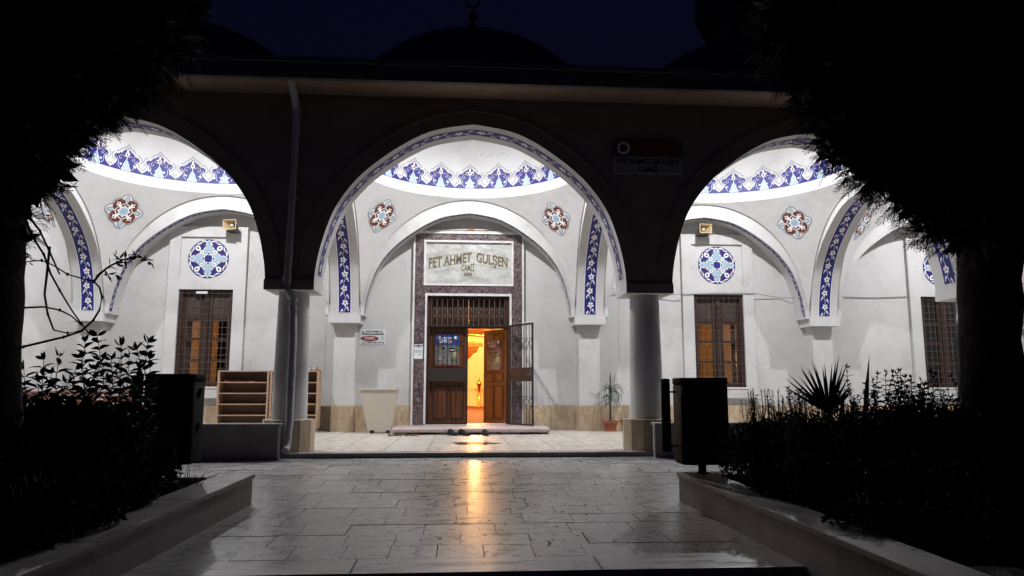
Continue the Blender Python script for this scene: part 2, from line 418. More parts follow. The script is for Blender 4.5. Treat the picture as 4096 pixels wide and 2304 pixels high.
# ================================================================ SETTING: ground, courtyard, steps, portico floor
SL, ZC, YC, YE = .039, -.045, 10.02, 4.70
def zg(Y): return ZC+SL*(Y-YC)
ZF = .015
g = MB(); g.face([(-250, -120, -.78), (250, -120, -.78), (250, 400, -.78), (-250, 400, -.78)], 'ground')
tag(g.build('ground'), 'dark ground around the mosque', None, kind='structure')
st = MB()
for i in range(4):
    y1 = YE-.33*i; z1 = zg(YE)-.16*i-.012
    if i == 0: continue
    st.box(-3.2, 3.2, y1-.02, y1+.33, -.78, z1, 'coping', .01)
tag(st.build('entrance_steps'), 'low stone steps below the courtyard edge', None, kind='structure')
cb = MB()
cb.faces([(-16, YE, zg(YE)-.03), (16, YE, zg(YE)-.03), (16, YC+.3, zg(YC+.3)-.03), (-16, YC+.3, zg(YC+.3)-.03), (-16, YE, -.79), (16, YE, -.79)], [(0, 1, 2, 3), (4, 5, 1, 0)], 'mortar')
court = tag(cb.build('courtyard'), 'grey marble courtyard paving in front of the portico', None, kind='structure')
def slab_mesh(k):
    mb = MB(); e = .004
    vs = []
    for z, d in ((-.5, 0), (.44, 0), (.5, e)): vs += [(-.5+d, -.5+d, z), (.5-d, -.5+d, z), (.5-d, .5-d, z), (-.5+d, .5-d, z)]
    fs = []
    for l in (0, 4):
        for i in range(4): j = (i+1) % 4; fs.append((l+i, l+j, l+4+j, l+4+i))
    mb.faces(vs, fs, 'mortar' if k == 'paving' else 'grout' if k == 'tile' else k); mb.faces(vs[8:], [(0, 1, 2, 3)], k); return mb.mesh('slab')
rng = random.Random(3)
slab = slab_mesh('paving'); tilt = math.atan(SL)
rows = []; y = YE
while y < YC-.02:
    d = .335 if y < 6.6 else .38
    if y+d > YC-.1: d = YC-.004-y
    rows.append((y, y+d)); y += d
for ri, (ya, yb) in enumerate(rows):
    ym = (ya+yb)/2
    xl, xr = (-2.35, 2.3) if yb < 6.95 else (-4.7, 4.7)
    x = xl-rng.random()*.3
    lens = (1.5, 1.7) if ri == 0 else ((.30, .36) if ri == 1 else ((.3, .62) if yb < 6.95 else (.5, .78)))
    while x < xr:
        L = rng.uniform(*lens); gap = .0025 if rng.random() < .87 else .009
        o = link('paving_slab', slab, court, (x+L/2, ym, zg(ym)-.012+rng.uniform(-.0022, .0022)))
        o.scale = (L-gap, yb-ya-(.0025 if rng.random() < .88 else .009), .03)
        o.rotation_euler = (tilt+rng.uniform(-.002, .002), rng.uniform(-.002, .002), rng.uniform(-.002, .002)); x += L
# plain paving beyond the slabs that can be told apart
pv = MB()
for sx in (-1, 1):
    x0, x1 = sorted((sx*5.2, sx*16)); pv.face([(x0, 6.9, zg(6.9)-.004), (x1, 6.9, zg(6.9)-.004), (x1, YC, zg(YC)-.004), (x0, YC, zg(YC)-.004)], 'paving')
pv.build('outer_paving', court)
# portico floor
pf = MB(); pf.box(-13, 13, YC, 15.6, -.4, ZF-.012, 'grout')
pfl = tag(pf.build('portico_floor'), 'raised tiled floor of the portico', None, kind='structure')
tl = slab_mesh('tile'); y = YC+.30
ed = 0
x = -6.6
nose = slab_mesh('coping')
while x < 6.6:
    L = 1.25
    o = link('step_nosing', nose, pfl, (x+L/2, YC+.145, ZF-.02)); o.scale = (L-.004, .31, .05); x += L
while y < 15.38:
    yb = min(y+.5, 15.4); x = -6.6
    while x < 6.6:
        o = link('floor_tile', tl, pfl, (x+.3, (y+yb)/2, ZF-.012+rng.uniform(-.001, .001))); o.scale = (.596, yb-y-.004, .024)
        o.rotation_euler = (rng.uniform(-.001, .001), rng.uniform(-.001, .001), 0); x += .6
    y = yb
ws = MB(); rw = random.Random(2); wp = []
for i in range(40):
    a = 2*PI*i/40; q = .75+rw.uniform(-.25, .2); wp.append((.06+.46*q*math.cos(a), 11.75+.45*q*math.sin(a)))
ws.poly(wp, lambda a, b: (a, b, ZF+.0035), 'wet'); ws.build('wet_patch', pfl)
of = MB()
for sx in (-1, 1):
    x0, x1 = sorted((sx*6.65, sx*13)); of.face([(x0, YC, ZF), (x1, YC, ZF), (x1, 15.4, ZF), (x0, 15.4, ZF)], 'tile')
of.build('outer_floor', pfl)

# ================================================================ MOSQUE
YF0, YF1 = 10.10, 10.76      # front arcade wall
YA = 14.94                   # face of the wall arches
YW = 15.41                   # back wall
BAYS = (-10, -5, 0, 5, 10); PIERS = (-12.5, -7.5, -2.5, 2.5, 7.5, 12.5)
HX, Y0B, Y1B = 2.19, YF1, 14.90
YM, HY = (Y0B+Y1B)/2, (Y1B-Y0B)/2
mosque = empty('mosque', (0, 12.8, 0), 'white mosque with an arcaded domed portico, painted blue ornament and an open wooden door', 'mosque')
# ---- front arches
for bx in BAYS:
    mb = MB(); f = lambda u, v, z, bx=bx: (bx+u, v, z)
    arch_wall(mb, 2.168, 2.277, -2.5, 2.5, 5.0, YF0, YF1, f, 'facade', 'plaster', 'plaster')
    # archivolt: slightly proud moulding line round the arch
    A = arch_pts(2.168, 2.277); at, L = arch_param(2.168, 2.277)
    n = 60
    for i in range(n):
        a, c = L*i/n, L*(i+1)/n
        p = [at(a, -.19), at(a, -.225), at(c, -.225), at(c, -.19)]
        lim = lambda q: (bx+max(-2.5, min(2.5, q[0])), q[1])
        P = [lim(q) for q in p]
        fr = [(q[0], YF0-.022, q[1]) for q in P]; bk = [(q[0], YF0+.01, q[1]) for q in P]
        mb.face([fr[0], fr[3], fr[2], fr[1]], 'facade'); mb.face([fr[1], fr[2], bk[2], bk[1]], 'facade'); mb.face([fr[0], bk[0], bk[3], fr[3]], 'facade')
    fa = mb.build('facade_arch', mosque)
    painted_band('painted_band', 2.168, 2.277, (YF0+YF1)/2-.03, .25, f, fa, .10, .34)
# ---- columns
for cx in PIERS:
    mb = MB(); cy = 10.43
    mb.lathe([(.238, .44), (.236, .8), (.224, 1.5), (.208, 2.21)], 'plaster', (cx, cy, 0), 32)
    col = mb.build('column', mosque)
    mb = MB(); mb.lathe([(.35, ZF), (.35, .445), (.23, .452)], 'plinth', (cx, cy, 0), 12, False, a0=.13); mb.build('pedestal', col)
    mb = MB(); mb.box(cx-.335, cx+.335, YF0-.004, YF1+.02, 2.205, 2.345, 'plaster')
    # painted front face
    mb.box(cx-.336, cx+.336, YF0-.03, YF0-.0045, 2.204, 2.346, 'facade'); mb.build('impost', col)
# ---- transverse arches
for cx in PIERS:
    mb = MB(); f = lambda u, v, z, cx=cx: (cx+v, YM+u, z)
    arch_wall(mb, HY+.02, 2.17, -HY-.03, HY+.03, 5.0, -.285, .285, f, 'plaster', 'plaster', 'plaster')
    ta = mb.build('transverse_arch', mosque)
    painted_band('painted_band', HY+.02, 2.17, 0, .235, f, ta, .05, .30)
# ---- wall arches
for bx in BAYS:
    mb = MB(); f = lambda u, v, z, bx=bx: (bx+u, v, z)
    arch_wall(mb, 2.12, 2.15, -2.5, 2.5, 5.0, YA, YW, f, 'plaster', 'plaster', 'plaster')
    wa = mb.build('wall_arch', mosque)
    painted_band('painted_band', 2.12, 2.15, YA+.10, .12, f, wa, .05, .26, True)
# ---- vaults: pendentives, drum ring and dome inside
RP, KP, RR, ZR = 3.0, 1.115, 2.04, 5.0
def pend_z(r): return ZS+KP*math.sqrt(max(0, RP*RP-r*r))
def rect_r(a):
    c, s = abs(math.cos(a)), abs(math.sin(a)); return min(HX/c if c > 1e-6 else 9, HY/s if s > 1e-6 else 9)
def vault_pt(a, e, off=0):     # azimuth, elevation on the pendentive shell
    r = (RP-off)*math.cos(e); return Vector((r*math.cos(a), YM+r*math.sin(a), ZS+KP*(RP-off)*math.sin(e)))
def dome_pt(a, s, off=0):      # s = distance along the meridian from the ring
    R = 2.06; e = s/R; r = (R-off)*math.cos(e); return Vector((r*math.cos(a), YM+r*math.sin(a), ZR+(R-off)*math.sin(e)))
NA = 144
crown_half = [(0, 285), (14, 262), (45, 238), (80, 222), (98, 203), (108, 193), (140, 190), (166, 172), (180, 145), (176, 122), (158, 106), (140, 96), (146, 80), (160, 66), (188, 40)]
blue_half = [(0, 252), (18, 228), (50, 206), (78, 194), (90, 176), (98, 166), (128, 166), (148, 152), (155, 138), (148, 124), (126, 110), (113, 96), (120, 74), (140, 50), (188, 13)]
US = .615/376
def crown_mesh():
    mb = MB()
    sc = lambda P: [(x*US, z*US*1.12) for x, z in P]
    mir = lambda P: [(-x, z) for x, z in P[::-1]]+P[1:]
    fn = lambda off: (lambda u, v: dome_pt(PI/2-u/2.06, v, off)-Vector((0, YM, 0)))
    bl = mir(sc(blue_half)); per = 188*US
    mb.scan([(-per, 0)]+bl+[(per, 0)], 30, .07, fn(.004), 'blue')
    mb.stroke(mir(sc(crown_half)), .019, fn(.004), 'grey')
    S = lambda pts: [(x*US, z*US*1.1) for x, z in pts]
    # inner white onion with light blue core
    on = S([(-50, 3), (-56, 18), (-44, 36), (-34, 52), (-30, 76), (-16, 104), (0, 120), (16, 104), (30, 76), (34, 52), (44, 36), (56, 18), (50, 3)])
    mb.scan(on, 14, .07, fn(.008), 'lblue'); mb.stroke(on, .006, fn(.0105), 'white')
    for sg in (-1, 1):
        mb.stroke(S([(sg*-30, 5), (0, 40), (sg*17, 70), (sg*8, 98), (0, 150)]), .006, fn(.0135), 'white')
        mb.stroke(S([(sg*-38, 5), (sg*-5, 45), (sg*14, 82), (sg*2, 118)]), .004, fn(.0145), 'grey')
        # scrolls beside the onion
        mb.stroke(S([(sg*20, 150), (sg*48, 165), (sg*82, 158), (sg*95, 135), (sg*80, 118), (sg*62, 128), (sg*70, 142)]), .0062, fn(.008), 'white')
        mb.stroke(S([(sg*70, 20), (sg*98, 50), (sg*92, 85), (sg*108, 118), (sg*132, 138)]), .0062, fn(.008), 'white')
        mb.poly(S([(sg*52, 160), (sg*70, 168), (sg*88, 160), (sg*76, 156)]), fn(.0115), 'brown')
    mb.poly(S([(-24, 168), (-20, 192), (0, 212), (20, 192), (24, 168), (0, 150)]), fn(.008), 'white')
    mb.poly(S([(-13, 172), (-11, 190), (0, 200), (11, 190), (13, 172), (0, 162)]), fn(.0115), 'brown')
    mb.poly(S([(0, 242), (-14, 222), (-6, 208), (6, 208), (14, 222)]), fn(.008), 'white')
    return mb.mesh('painted_crown')
def rosette_mesh(a0):
    mb = MB(); e0 = math.radians(36.0); R = .365
    def fn(off):
        def g(u, v):
            e = e0+v*R/(RP*1.05); return vault_pt(a0+u*R/(RP*math.cos(e0)), e, off)-Vector((0, YM, 0))
        return g
    def outl(sc, n=96):
        o = []
        for i in range(n+1):
            a = 2*PI*i/n; c = math.cos(4*a)   # lobes on axes and diagonals
            ax = max(0, math.cos(4*a)); dg = max(0, -math.cos(4*a))
            r = .80+.20*ax**1.1*(1 if True else 0)+.03*dg**.5-.02*abs(math.sin(4*a))**6
            o.append((sc*r*math.sin(a), sc*r*math.cos(a)))
        return o
    mb.scan(outl(.97)[:-1], 20, .2, fn(.003), 'white')
    mb.stroke(outl(.97), .055, fn(.006), 'grey')
    # red quatrefoil on the diagonals
    rd = []
    for i in range(64):
        a = 2*PI*i/64; d = abs(math.sin(2*a)); r = .47+.30*d**.6
        rd.append((r*math.sin(a), r*math.cos(a)))
    mb.scan(rd, 18, .2, fn(.0065), 'red')
    for q in range(4):
        a = PI/4+q*PI/2; T = lambda x, y, a=a: (x*math.cos(a)+y*math.sin(a), -x*math.sin(a)+y*math.cos(a))
        mb.poly([T(-.05, .22), T(-.10, .50), T(-.16, .55), T(-.05, .60), T(0, .70), T(.05, .60), T(.16, .55), T(.10, .50), T(.05, .22)], fn(.010), 'white')
        mb.poly([T(0, .50), T(-.05, .56), T(0, .62), T(.05, .56)], fn(.0125), 'brown')
        mb.poly([T(-.34, .46), T(-.20, .60), T(-.22, .66), T(-.38, .52)], fn(.0085), 'brown')
        a2 = q*PI/2; T2 = lambda x, y, a=a2: (x*math.cos(a)+y*math.sin(a), -x*math.sin(a)+y*math.cos(a))
        mb.poly([T2(-.06, .56), T2(-.12, .70), T2(-.07, .82), T2(0, .88), T2(.07, .82), T2(.12, .70), T2(.06, .56)], fn(.0095), 'lblue')
        mb.stroke([T2(-.06, .52), T2(-.13, .70), T2(-.08, .83), T2(0, .89), T2(.08, .83), T2(.13, .70), T2(.06, .52)], .03, fn(.0115), 'grey')
        mb.stroke([T2(0, .46), T2(.07, .62), T2(0, .74), T2(-.07, .62), T2(0, .46)], .03, fn(.0118), 'white')
        mb.stroke([T2(-.20, .34), T2(0, .46), T2(.20, .34)], .05, fn(.0105), 'white')
    st = []
    for i in range(16):
        a = 2*PI*i/16; r = .36 if i % 2 == 0 else .25; st.append((r*math.sin(a), r*math.cos(a)))
    mb.poly(st, fn(.0125), 'white')
    mb.poly([(x*.72, y*.72) for x, y in st], fn(.0145), 'lblue')
    return mb.mesh('painted_rosette')
crown = crown_mesh()
diag = math.atan2(HY, HX)
ROS = [rosette_mesh(a) for a in (diag, PI-diag)]
def outer_dome_mesh():
    mb = MB(); R = 2.60
    n = 48; prof = []
    for i in range(15):
        e = math.radians(14+76*i/14); prof.append((R*math.cos(e), 4.60+R*math.sin(e)))
    vs = []
    for i, (r, z) in enumerate(prof):
        for j in range(n):
            a = 2*PI*j/n; rr = r*(1+(.012 if j % 4 == 0 else 0)); vs.append((rr*math.cos(a), rr*math.sin(a), z))
    mb.faces(vs, [(i*n+j, i*n+(j+1) % n, (i+1)*n+(j+1) % n, (i+1)*n+j) for i in range(len(prof)-1) for j in range(n)], 'roof')
    return mb.mesh('outer_dome')
odm = outer_dome_mesh()
fin = MB(); fin.lathe([(.09, 7.46), (.05, 7.58), (.10, 7.66), (.13, 7.74), (.10, 7.82), (.04, 7.88), (.04, 7.93), (.08, 7.98), (.09, 8.03), (.06, 8.08), (.02, 8.12), (.018, 8.2)], 'roof', n=14)
cres = [(.12*math.sin(a), 0, 8.32-.12*math.cos(a)) for a in [math.radians(t) for t in range(-140, 141, 20)]]
fin.tube(cres, [.006+.016*math.cos(math.radians(t)*.64) for t in range(-140, 141, 20)], 'roof', 8)
fin.v = [(x, y, z-.30) for x, y, z in fin.v]
finm = fin.mesh('finial')
for bi, bx in enumerate(BAYS):
    mb = MB()
    vs = []; NT = 10
    for j in range(NA):
        a = 2*PI*(j+.5)/NA; rb = max(rect_r(a), RR)
        for t in range(NT+1):
            r = RR+(rb-RR)*(t/NT)**.8; vs.append((r*math.cos(a), YM+r*math.sin(a), pend_z(r)))
    W_ = NT+1
    mb.faces(vs, [(j*W_+t, j*W_+t+1, ((j+1) % NA)*W_+t+1, ((j+1) % NA)*W_+t) for j in range(NA) for t in range(NT)], 'plaster', True)
    # lip under the pendentive edge
    for j in range(NA):
        a, b = 2*PI*(j+.5)/NA, 2*PI*(j+1.5)/NA
        P = []
        for q in (a, b):
            r = max(rect_r(q), RR); P.append(((r*math.cos(q), YM+r*math.sin(q), pend_z(r)), ((r+.05)*math.cos(q), YM+(r+.05)*math.sin(q), pend_z(r))))
        mb.face([P[0][0], P[1][0], P[1][1], P[0][1]], 'plaster')
    prof = [(RR, pend_z(RR)), (RR+.008, pend_z(RR)+.03), (RR+.02, pend_z(RR)+.07), (2.06, ZR-.01), (2.06, ZR)]
    for i in range(1, 15):
        e = PI/2*i/14; prof.append((max(.02, 2.06*math.cos(e)), ZR+2.06*math.sin(e)))
    n = 96
    vv = [(r*math.cos(2*PI*j/n), YM+r*math.sin(2*PI*j/n), z) for r, z in prof for j in range(n)]
    mb.faces(vv, [(i*n+(j+1) % n, i*n+j, (i+1)*n+j, (i+1)*n+(j+1) % n) for i in range(len(prof)-1) for j in range(n)], 'plaster', True)
    vt = link('dome_vault', mb.mesh('dome_vault'), mosque, (bx, 0, 0))
    if bx == 0:
        rs = random.Random(9)
        for q in range(9):
            mk = MB(); a = PI/2-.10-.035*q+rs.uniform(-.01, .01); h_ = .70+.03*math.sin(q*2.1)
            mk.stroke([(a, h_), (a-.012, h_+rs.uniform(-.01, .015)), (a-.026, h_+rs.uniform(-.01, .01))], .009, lambda u, v: dome_pt(u, v, .004), 'grey'); mk.build('paint_mark', vt, (bx, 0, 0))
    for k in range(21):
        o = link('painted_crown', crown, vt, (bx, YM, 0)); o.rotation_euler = (0, 0, 2*PI*k/21)
    for q in range(2): link('painted_rosette', ROS[q], vt, (bx, YM, 0))
    for q in range(2):
        o = link('painted_rosette', ROS[q], vt, (bx, YM, 0)); o.rotation_euler = (0, 0, PI)
    od = link('outer_dome', odm, mosque, (bx, YM, 0))
    link('finial', finm, od, (bx, YM, 0))
# graffiti-like smudge marks and dust are left to the plaster material
# ---- eaves and roof
mb = MB()
mb.face([(-13, 9.58, 5.0), (-13, YF0, 5.0), (13, YF0, 5.0), (13, 9.58, 5.0)], 'soffit')
mb.box(-13.2, 13.2, 9.50, 9.58, 4.985, 5.20, 'roof'); mb.box(-13.2, 13.2, 9.46, 9.60, 5.20, 5.27, 'roof')
mb.face([(-13.2, 9.6, 5.24), (13.2, 9.6, 5.24), (13.2, YM-2.3, 5.32), (-13.2, YM-2.3, 5.32)], 'roof')
eaves = mb.build('eaves', mosque)
mb = MB()
for bx in BAYS:
    n = 72
    for j in range(n):
        P = []
        for q in (2*PI*j/n, 2*PI*(j+1)/n):
            c, s = math.cos(q), math.sin(q); rr = min(2.5/max(1e-6, abs(c)), 2.6/max(1e-6, abs(s)))
            P.append(((bx+2.4*c, YM+2.4*s, 5.3), (bx+rr*c, YM+rr*s, 5.3)))
        mb.face([P[0][0], P[0][1], P[1][1], P[1][0]], 'roof')
mb.build('roof', mosque)
# end walls of the portico
for s in (-1, 1):
    mb = MB(); x0, x1 = sorted((s*12.8, s*13.0)); mb.box(x0, x1, YF1, YW, ZF, 5.0, 'plaster'); mb.build('end_wall', mosque)
# ---- back wall with openings
def holed(mb, x0, x1, z0, z1, y0, y1, holes, kf, kb, kr):
    xs = sorted({x0, x1, *[h[0] for h in holes], *[h[1] for h in holes]}); zs = sorted({z0, z1, *[h[2] for h in holes], *[h[3] for h in holes]})
    inh = lambda x, z: any(h[0] < x < h[1] and h[2] < z < h[3] for h in holes)
    for i in range(len(xs)-1):
        for j in range(len(zs)-1):
            a, b, c, d = xs[i], xs[i+1], zs[j], zs[j+1]
            if inh((a+b)/2, (c+d)/2): continue
            mb.face([(a, y0, c), (b, y0, c), (b, y0, d), (a, y0, d)], kf)
            if kb: mb.face([(a, y1, d), (b, y1, d), (b, y1, c), (a, y1, c)], kb)
    for a, b, c, d in holes+[(x0, x1, z0, z1)]:
        mb.face([(a, y0, c), (a, y1, c), (b, y1, c), (b, y0, c)], kr); mb.face([(a, y0, d), (b, y0, d), (b, y1, d), (a, y1, d)], kr)
        mb.face([(a, y0, c), (a, y0, d), (a, y1, d), (a, y1, c)], kr); mb.face([(b, y0, c), (b, y1, c), (b, y1, d), (b, y0, d)], kr)
WX = (-5.385, 5.375, 10.46, -10.46); WH = .545; WZ0, WZ1 = .90, 2.885
mb = MB(); holed(mb, -13, 13, ZF, 5.0, YW, 15.85, [(-.90, .90, .13, 2.84)]+[(x-WH, x+WH, WZ0, WZ1) for x in WX], 'plaster', 'hallwall', 'plaster')
wall = mb.build('wall', mosque)
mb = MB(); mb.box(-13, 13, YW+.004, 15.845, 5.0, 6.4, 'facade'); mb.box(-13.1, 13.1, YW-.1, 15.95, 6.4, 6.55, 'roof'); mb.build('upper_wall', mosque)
# fine cracks on the wall
for (pts) in ([(-3.62, 3.35), (-3.615, 2.7), (-3.63, 2.1), (-3.62, 1.5), (-3.63, .9)], [(3.20, 3.1), (3.21, 2.4), (3.19, 1.9), (3.205, 1.4)], [(-6.17, 4.0), (-6.175, 3.2), (-6.165, 2.3), (-6.17, 1.4)], [(-2.95, 2.2), (-2.945, 1.6), (-2.955, 1.1)]):
    mb = MB(); mb.stroke(pts, .006, lambda a, b: (a, YW-.002, b), 'grey'); mb.build('wall_crack', wall)
# ---- piers
for cx in PIERS:
    mb = MB(); mb.box(cx-.215, cx+.215, YW-.35, YW-.001, .50, 2.179, 'plaster'); pr = mb.build('pier', mosque)
    mb = MB(); mb.box(cx-.318, cx+.318, YA-.045, YW-.001, 2.18, 2.345, 'plaster', 0)
    mb.build('impost', pr)
    ped = MB(); ped.box(cx-.222, cx+.222, YW-.36, YW-.001, ZF, .5, 'grout'); pd = ped.build('plinth', pr)
# ---- beige marble plinth along the wall, panel by panel
mb = MB(); mb.box(-13, -1.17, YW-.008, YW-.001, ZF, .515, 'grout'); mb.box(1.17, 13, YW-.008, YW-.001, ZF, .515, 'grout'); pl = mb.build('plinth', mosque)
pm = slab_mesh('plinth')
def panel(x0, x1, y0, y1, z0=ZF, z1=.525, par=None):
    o = link('plinth_panel', pm, par or pl, ((x0+x1)/2, (y0+y1)/2, (z0+z1)/2)); o.scale = (x1-x0-.004, y1-y0, z1-z0); return o
def run(x0, x1):
    n = max(1, round((x1-x0)/.5)); d = (x1-x0)/n
    for i in range(n): panel(x0+d*i, x0+d*(i+1), YW-.028, YW-.009)
for a, b in ((-7.27, -2.73), (-2.27, -1.17), (1.17, 2.27), (2.73, 7.27), (7.73, 12.2), (-12.2, -7.73)): run(a, b)
for cx in PIERS:
    if abs(cx) > 8: continue
    for a, b in ((-.226, .03), (.03, .226)) if cx > 0 else ((-.226, .226),): panel(cx+a, cx+b, YW-.378, YW-.361)
    for s in (-1, 1):
        o = panel(cx+s*.223, cx+s*.223+.018, YW-.361, YW-.03) if s > 0 else panel(cx-.241, cx-.223, YW-.361, YW-.03)
# ---- window surrounds with recessed medallion field
def medallion_mesh():
    mb = MB(); R = .412
    fn = lambda off: (lambda u, v: Vector((u*R, -off, v*R)))
    circ = lambda r, n=64: [(r*math.cos(2*PI*i/n), r*math.sin(2*PI*i/n)) for i in range(n)]
    mb.poly(circ(1), fn(.004), 'blue')
    def T(a): return lambda x, y: (x*math.cos(a)+y*math.sin(a), -x*math.sin(a)+y*math.cos(a))
    bod = []
    for i in range(96):
        a = 2*PI*i/96; r = .60+.11*math.cos(4*a)+.05*math.cos(8*a); bod.append((r*math.sin(a), r*math.cos(a)))
    mb.poly(bod, fn(.007), 'lblue'); mb.stroke(bod+bod[:1], .045, fn(.0085), 'white')
    for q in range(4):
        t = T(q*PI/2)
        mb.poly([t(0, .96), t(-.10, .84), t(-.16, .70), t(-.10, .60), t(0, .50), t(.10, .60), t(.16, .70), t(.10, .84)], fn(.010), 'lblue')
        mb.stroke([t(-.10, .60), t(-.16, .70), t(-.10, .84), t(0, .95), t(.10, .84), t(.16, .70), t(.10, .60)], .035, fn(.0115), 'white')
        mb.poly([t(0, .78), t(-.10, .68), t(0, .55), t(.10, .68)], fn(.0125), 'lblue')
        mb.stroke([t(0, .90), t(-.05, .84), t(0, .76), t(.05, .84), t(0, .90)], .016, fn(.013), 'grey')
        for s in (-1, 1):
            mb.poly([t(s*.13, .70), t(s*.24, .60), t(s*.19, .72)], fn(.013), 'brown')
            mb.poly([t(s*.10, .60), t(s*.22, .58), t(s*.17, .71)], fn(.0128), 'brown')
            # white commas on the blue rim
            mb.stroke([t(s*.12, .88), t(s*.30, .90), t(s*.46, .76), t(s*.60, .72)], [.05, .10, .07, .03], fn(.009), 'white')
            mb.stroke([t(s*.26, .915), t(s*.38, .84), t(s*.46, .78)], [.02, .045, .02], fn(.012), 'brown')
        t = T(PI/4+q*PI/2)
        mb.poly([t(0, .93), t(-.13, .80), t(-.10, .66), t(0, .58), t(.10, .66), t(.13, .80)], fn(.010), 'white')
        mb.poly([t(0, .84), t(-.06, .76), t(0, .66), t(.06, .76)], fn(.0125), 'red')
        mb.poly([t(-.22, .28), t(-.20, .56), t(0, .50), t(.20, .56), t(.22, .28), t(0, .2)], fn(.0095), 'lblue')
        mb.poly([t(0, .58), t(-.12, .47), t(-.05, .34), t(.05, .34), t(.12, .47)], fn(.0125), 'white')
        mb.stroke([t(0, .58), t(-.12, .47), t(-.05, .34), t(.05, .34), t(.12, .47), t(0, .58)], .014, fn(.0135), 'grey')
        mb.poly([t(0, .50), t(-.045, .44), t(0, .38), t(.045, .44)], fn(.014), 'brown')
    # blue star with white strapwork
    mb.poly([(.17, .17), (.17, .12), (.33, 0), (.17, -.12), (.17, -.17), (.12, -.17), (0, -.33), (-.12, -.17), (-.17, -.17), (-.17, -.12), (-.33, 0), (-.17, .12), (-.17, .17), (-.12, .17), (0, .33), (.12, .17)], fn(.0130), 'blue')
    for q in range(4):
        t = T(q*PI/2)
        mb.stroke([t(-.17, .13), t(-.11, .19), t(0, .36), t(.11, .19), t(.17, .13)], .035, fn(.0145), 'white')
        mb.stroke([t(-.20, .20), t(.20, .20)], .028, fn(.0155), 'white')
    return mb.mesh('painted_medallion')
med = medallion_mesh()
YP = YW-.09
for i, wx in enumerate(WX):
    mb = MB()
    x0, x1 = wx-.785, wx+.785
    holed(mb, x0, x1, .675, 4.2, YP, YW-.001, [(wx-WH, wx+WH, WZ0, WZ1), (wx-.56, wx+.56, 3.09, 3.985)], 'plaster', None, 'plaster')
    mb.face([(wx-.56, YP+.045, 3.09), (wx+.56, YP+.045, 3.09), (wx+.56, YP+.045, 3.985), (wx-.56, YP+.045, 3.985)], 'plaster')
    sr = mb.build('window_surround', mosque)
    link('painted_medallion', med, sr, (wx, YP+.045, 3.53))
    # window: frame, mullion, sashes, panes, grille
    yq = YW+.03
    mb = MB(); t = .055
    mb.box(wx-WH+.002, wx-WH+t, yq-.07, yq+.10, WZ0, WZ1-.002, 'frame'); mb.box(wx+WH-t, wx+WH-.002, yq-.07, yq+.10, WZ0, WZ1-.002, 'frame')
    mb.box(wx-WH+t, wx+WH-t, yq-.07, yq+.10, WZ1-t, WZ1-.002, 'frame'); mb.box(wx-WH+t, wx+WH-t, yq-.07, yq+.10, WZ0+.002, WZ0+t, 'frame')
    mb.box(wx-.045, wx+.045, yq-.03, yq+.09, WZ0+t, WZ1-t, 'frame')
    win = mb.build('window', mosque)
    dark = i >= 2
    for s in (-1, 1):
        a, b = sorted((wx+s*.045, wx+s*(WH-t)))
        sb = MB(); q = .075
        sb.box(a, a+q, yq+.01, yq+.06, WZ0+t, WZ1-t, 'frame'); sb.box(b-q, b, yq+.01, yq+.06, WZ0+t, WZ1-t, 'frame')
        for z in (WZ0+t, 1.41, 1.85, 2.27, WZ1-t-.06): sb.box(a+q, b-q, yq+.012, yq+.058, z, z+.05, 'frame')
        sb.build('sash', win)
        pn = MB(); pn.face([(a+q, yq+.04, WZ0+t), (b-q, yq+.04, WZ0+t), (b-q, yq+.04, WZ1-t), (a+q, yq+.04, WZ1-t)], 'glass_dark' if dark else 'glass'); pn.build('pane', win)
    gr = MB(); yg = yq-.085
    nx = 8
    for j in range(nx+1):
        x = wx-WH+.07+(2*WH-.14)*j/nx; gr.tube([(x, yg, WZ0+.01), (x, yg, WZ1-.01)], .0045, 'grille', 6)
    for j in range(14):
        z = WZ0+.08+(WZ1-WZ0-.16)*j/13; gr.tube([(wx-WH+.02, yg-.008, z), (wx+WH-.02, yg-.008, z)], .0045, 'grille', 6)
    gr.build('window_grille', win)
    sl = MB(); sl.box(wx-WH-.03, wx+WH+.03, YP-.012, YW+.0, WZ0-.03, WZ0-.001, 'marble_edge', .004); sl.build('sill', win)
    if not dark:
        for (a, b) in (((.20, .36), (-.46, -.34)) if i == 0 else ((-.46, -.37), (.36, .44))):
            vl = MB(); vl.box(wx+a, wx+b, 15.62, 15.66, .92, 2.30, 'added_dark_strip'); vl.build('added_dark_strip', win)  # added dark strips breaking up the even window glow, in place of hall furniture
        for s_ in (-1, 1):
            a, b = sorted((wx+s_*.12, wx+s_*.415)); vl = MB(); vl.box(a, b, yq+.02, yq+.036, 2.245, WZ1-t-.06, 'curtain'); vl.build('blind', win)
    if i == 0:
        tb = MB(); tb.box(wx-.2, wx+.02, YW-.07, YW-.03, 2.80, 2.845, 'white_plastic'); tb.build('tube_lamp', win)
# dark room lining behind the end windows
for s in (-1, 1):
    mb = MB(); x0, x1 = sorted((s*9.3, s*12.0)); mb.box(x0, x1, 15.86, 18, 0, 3.4, 'curtain'); mb.build('side_room', mosque)
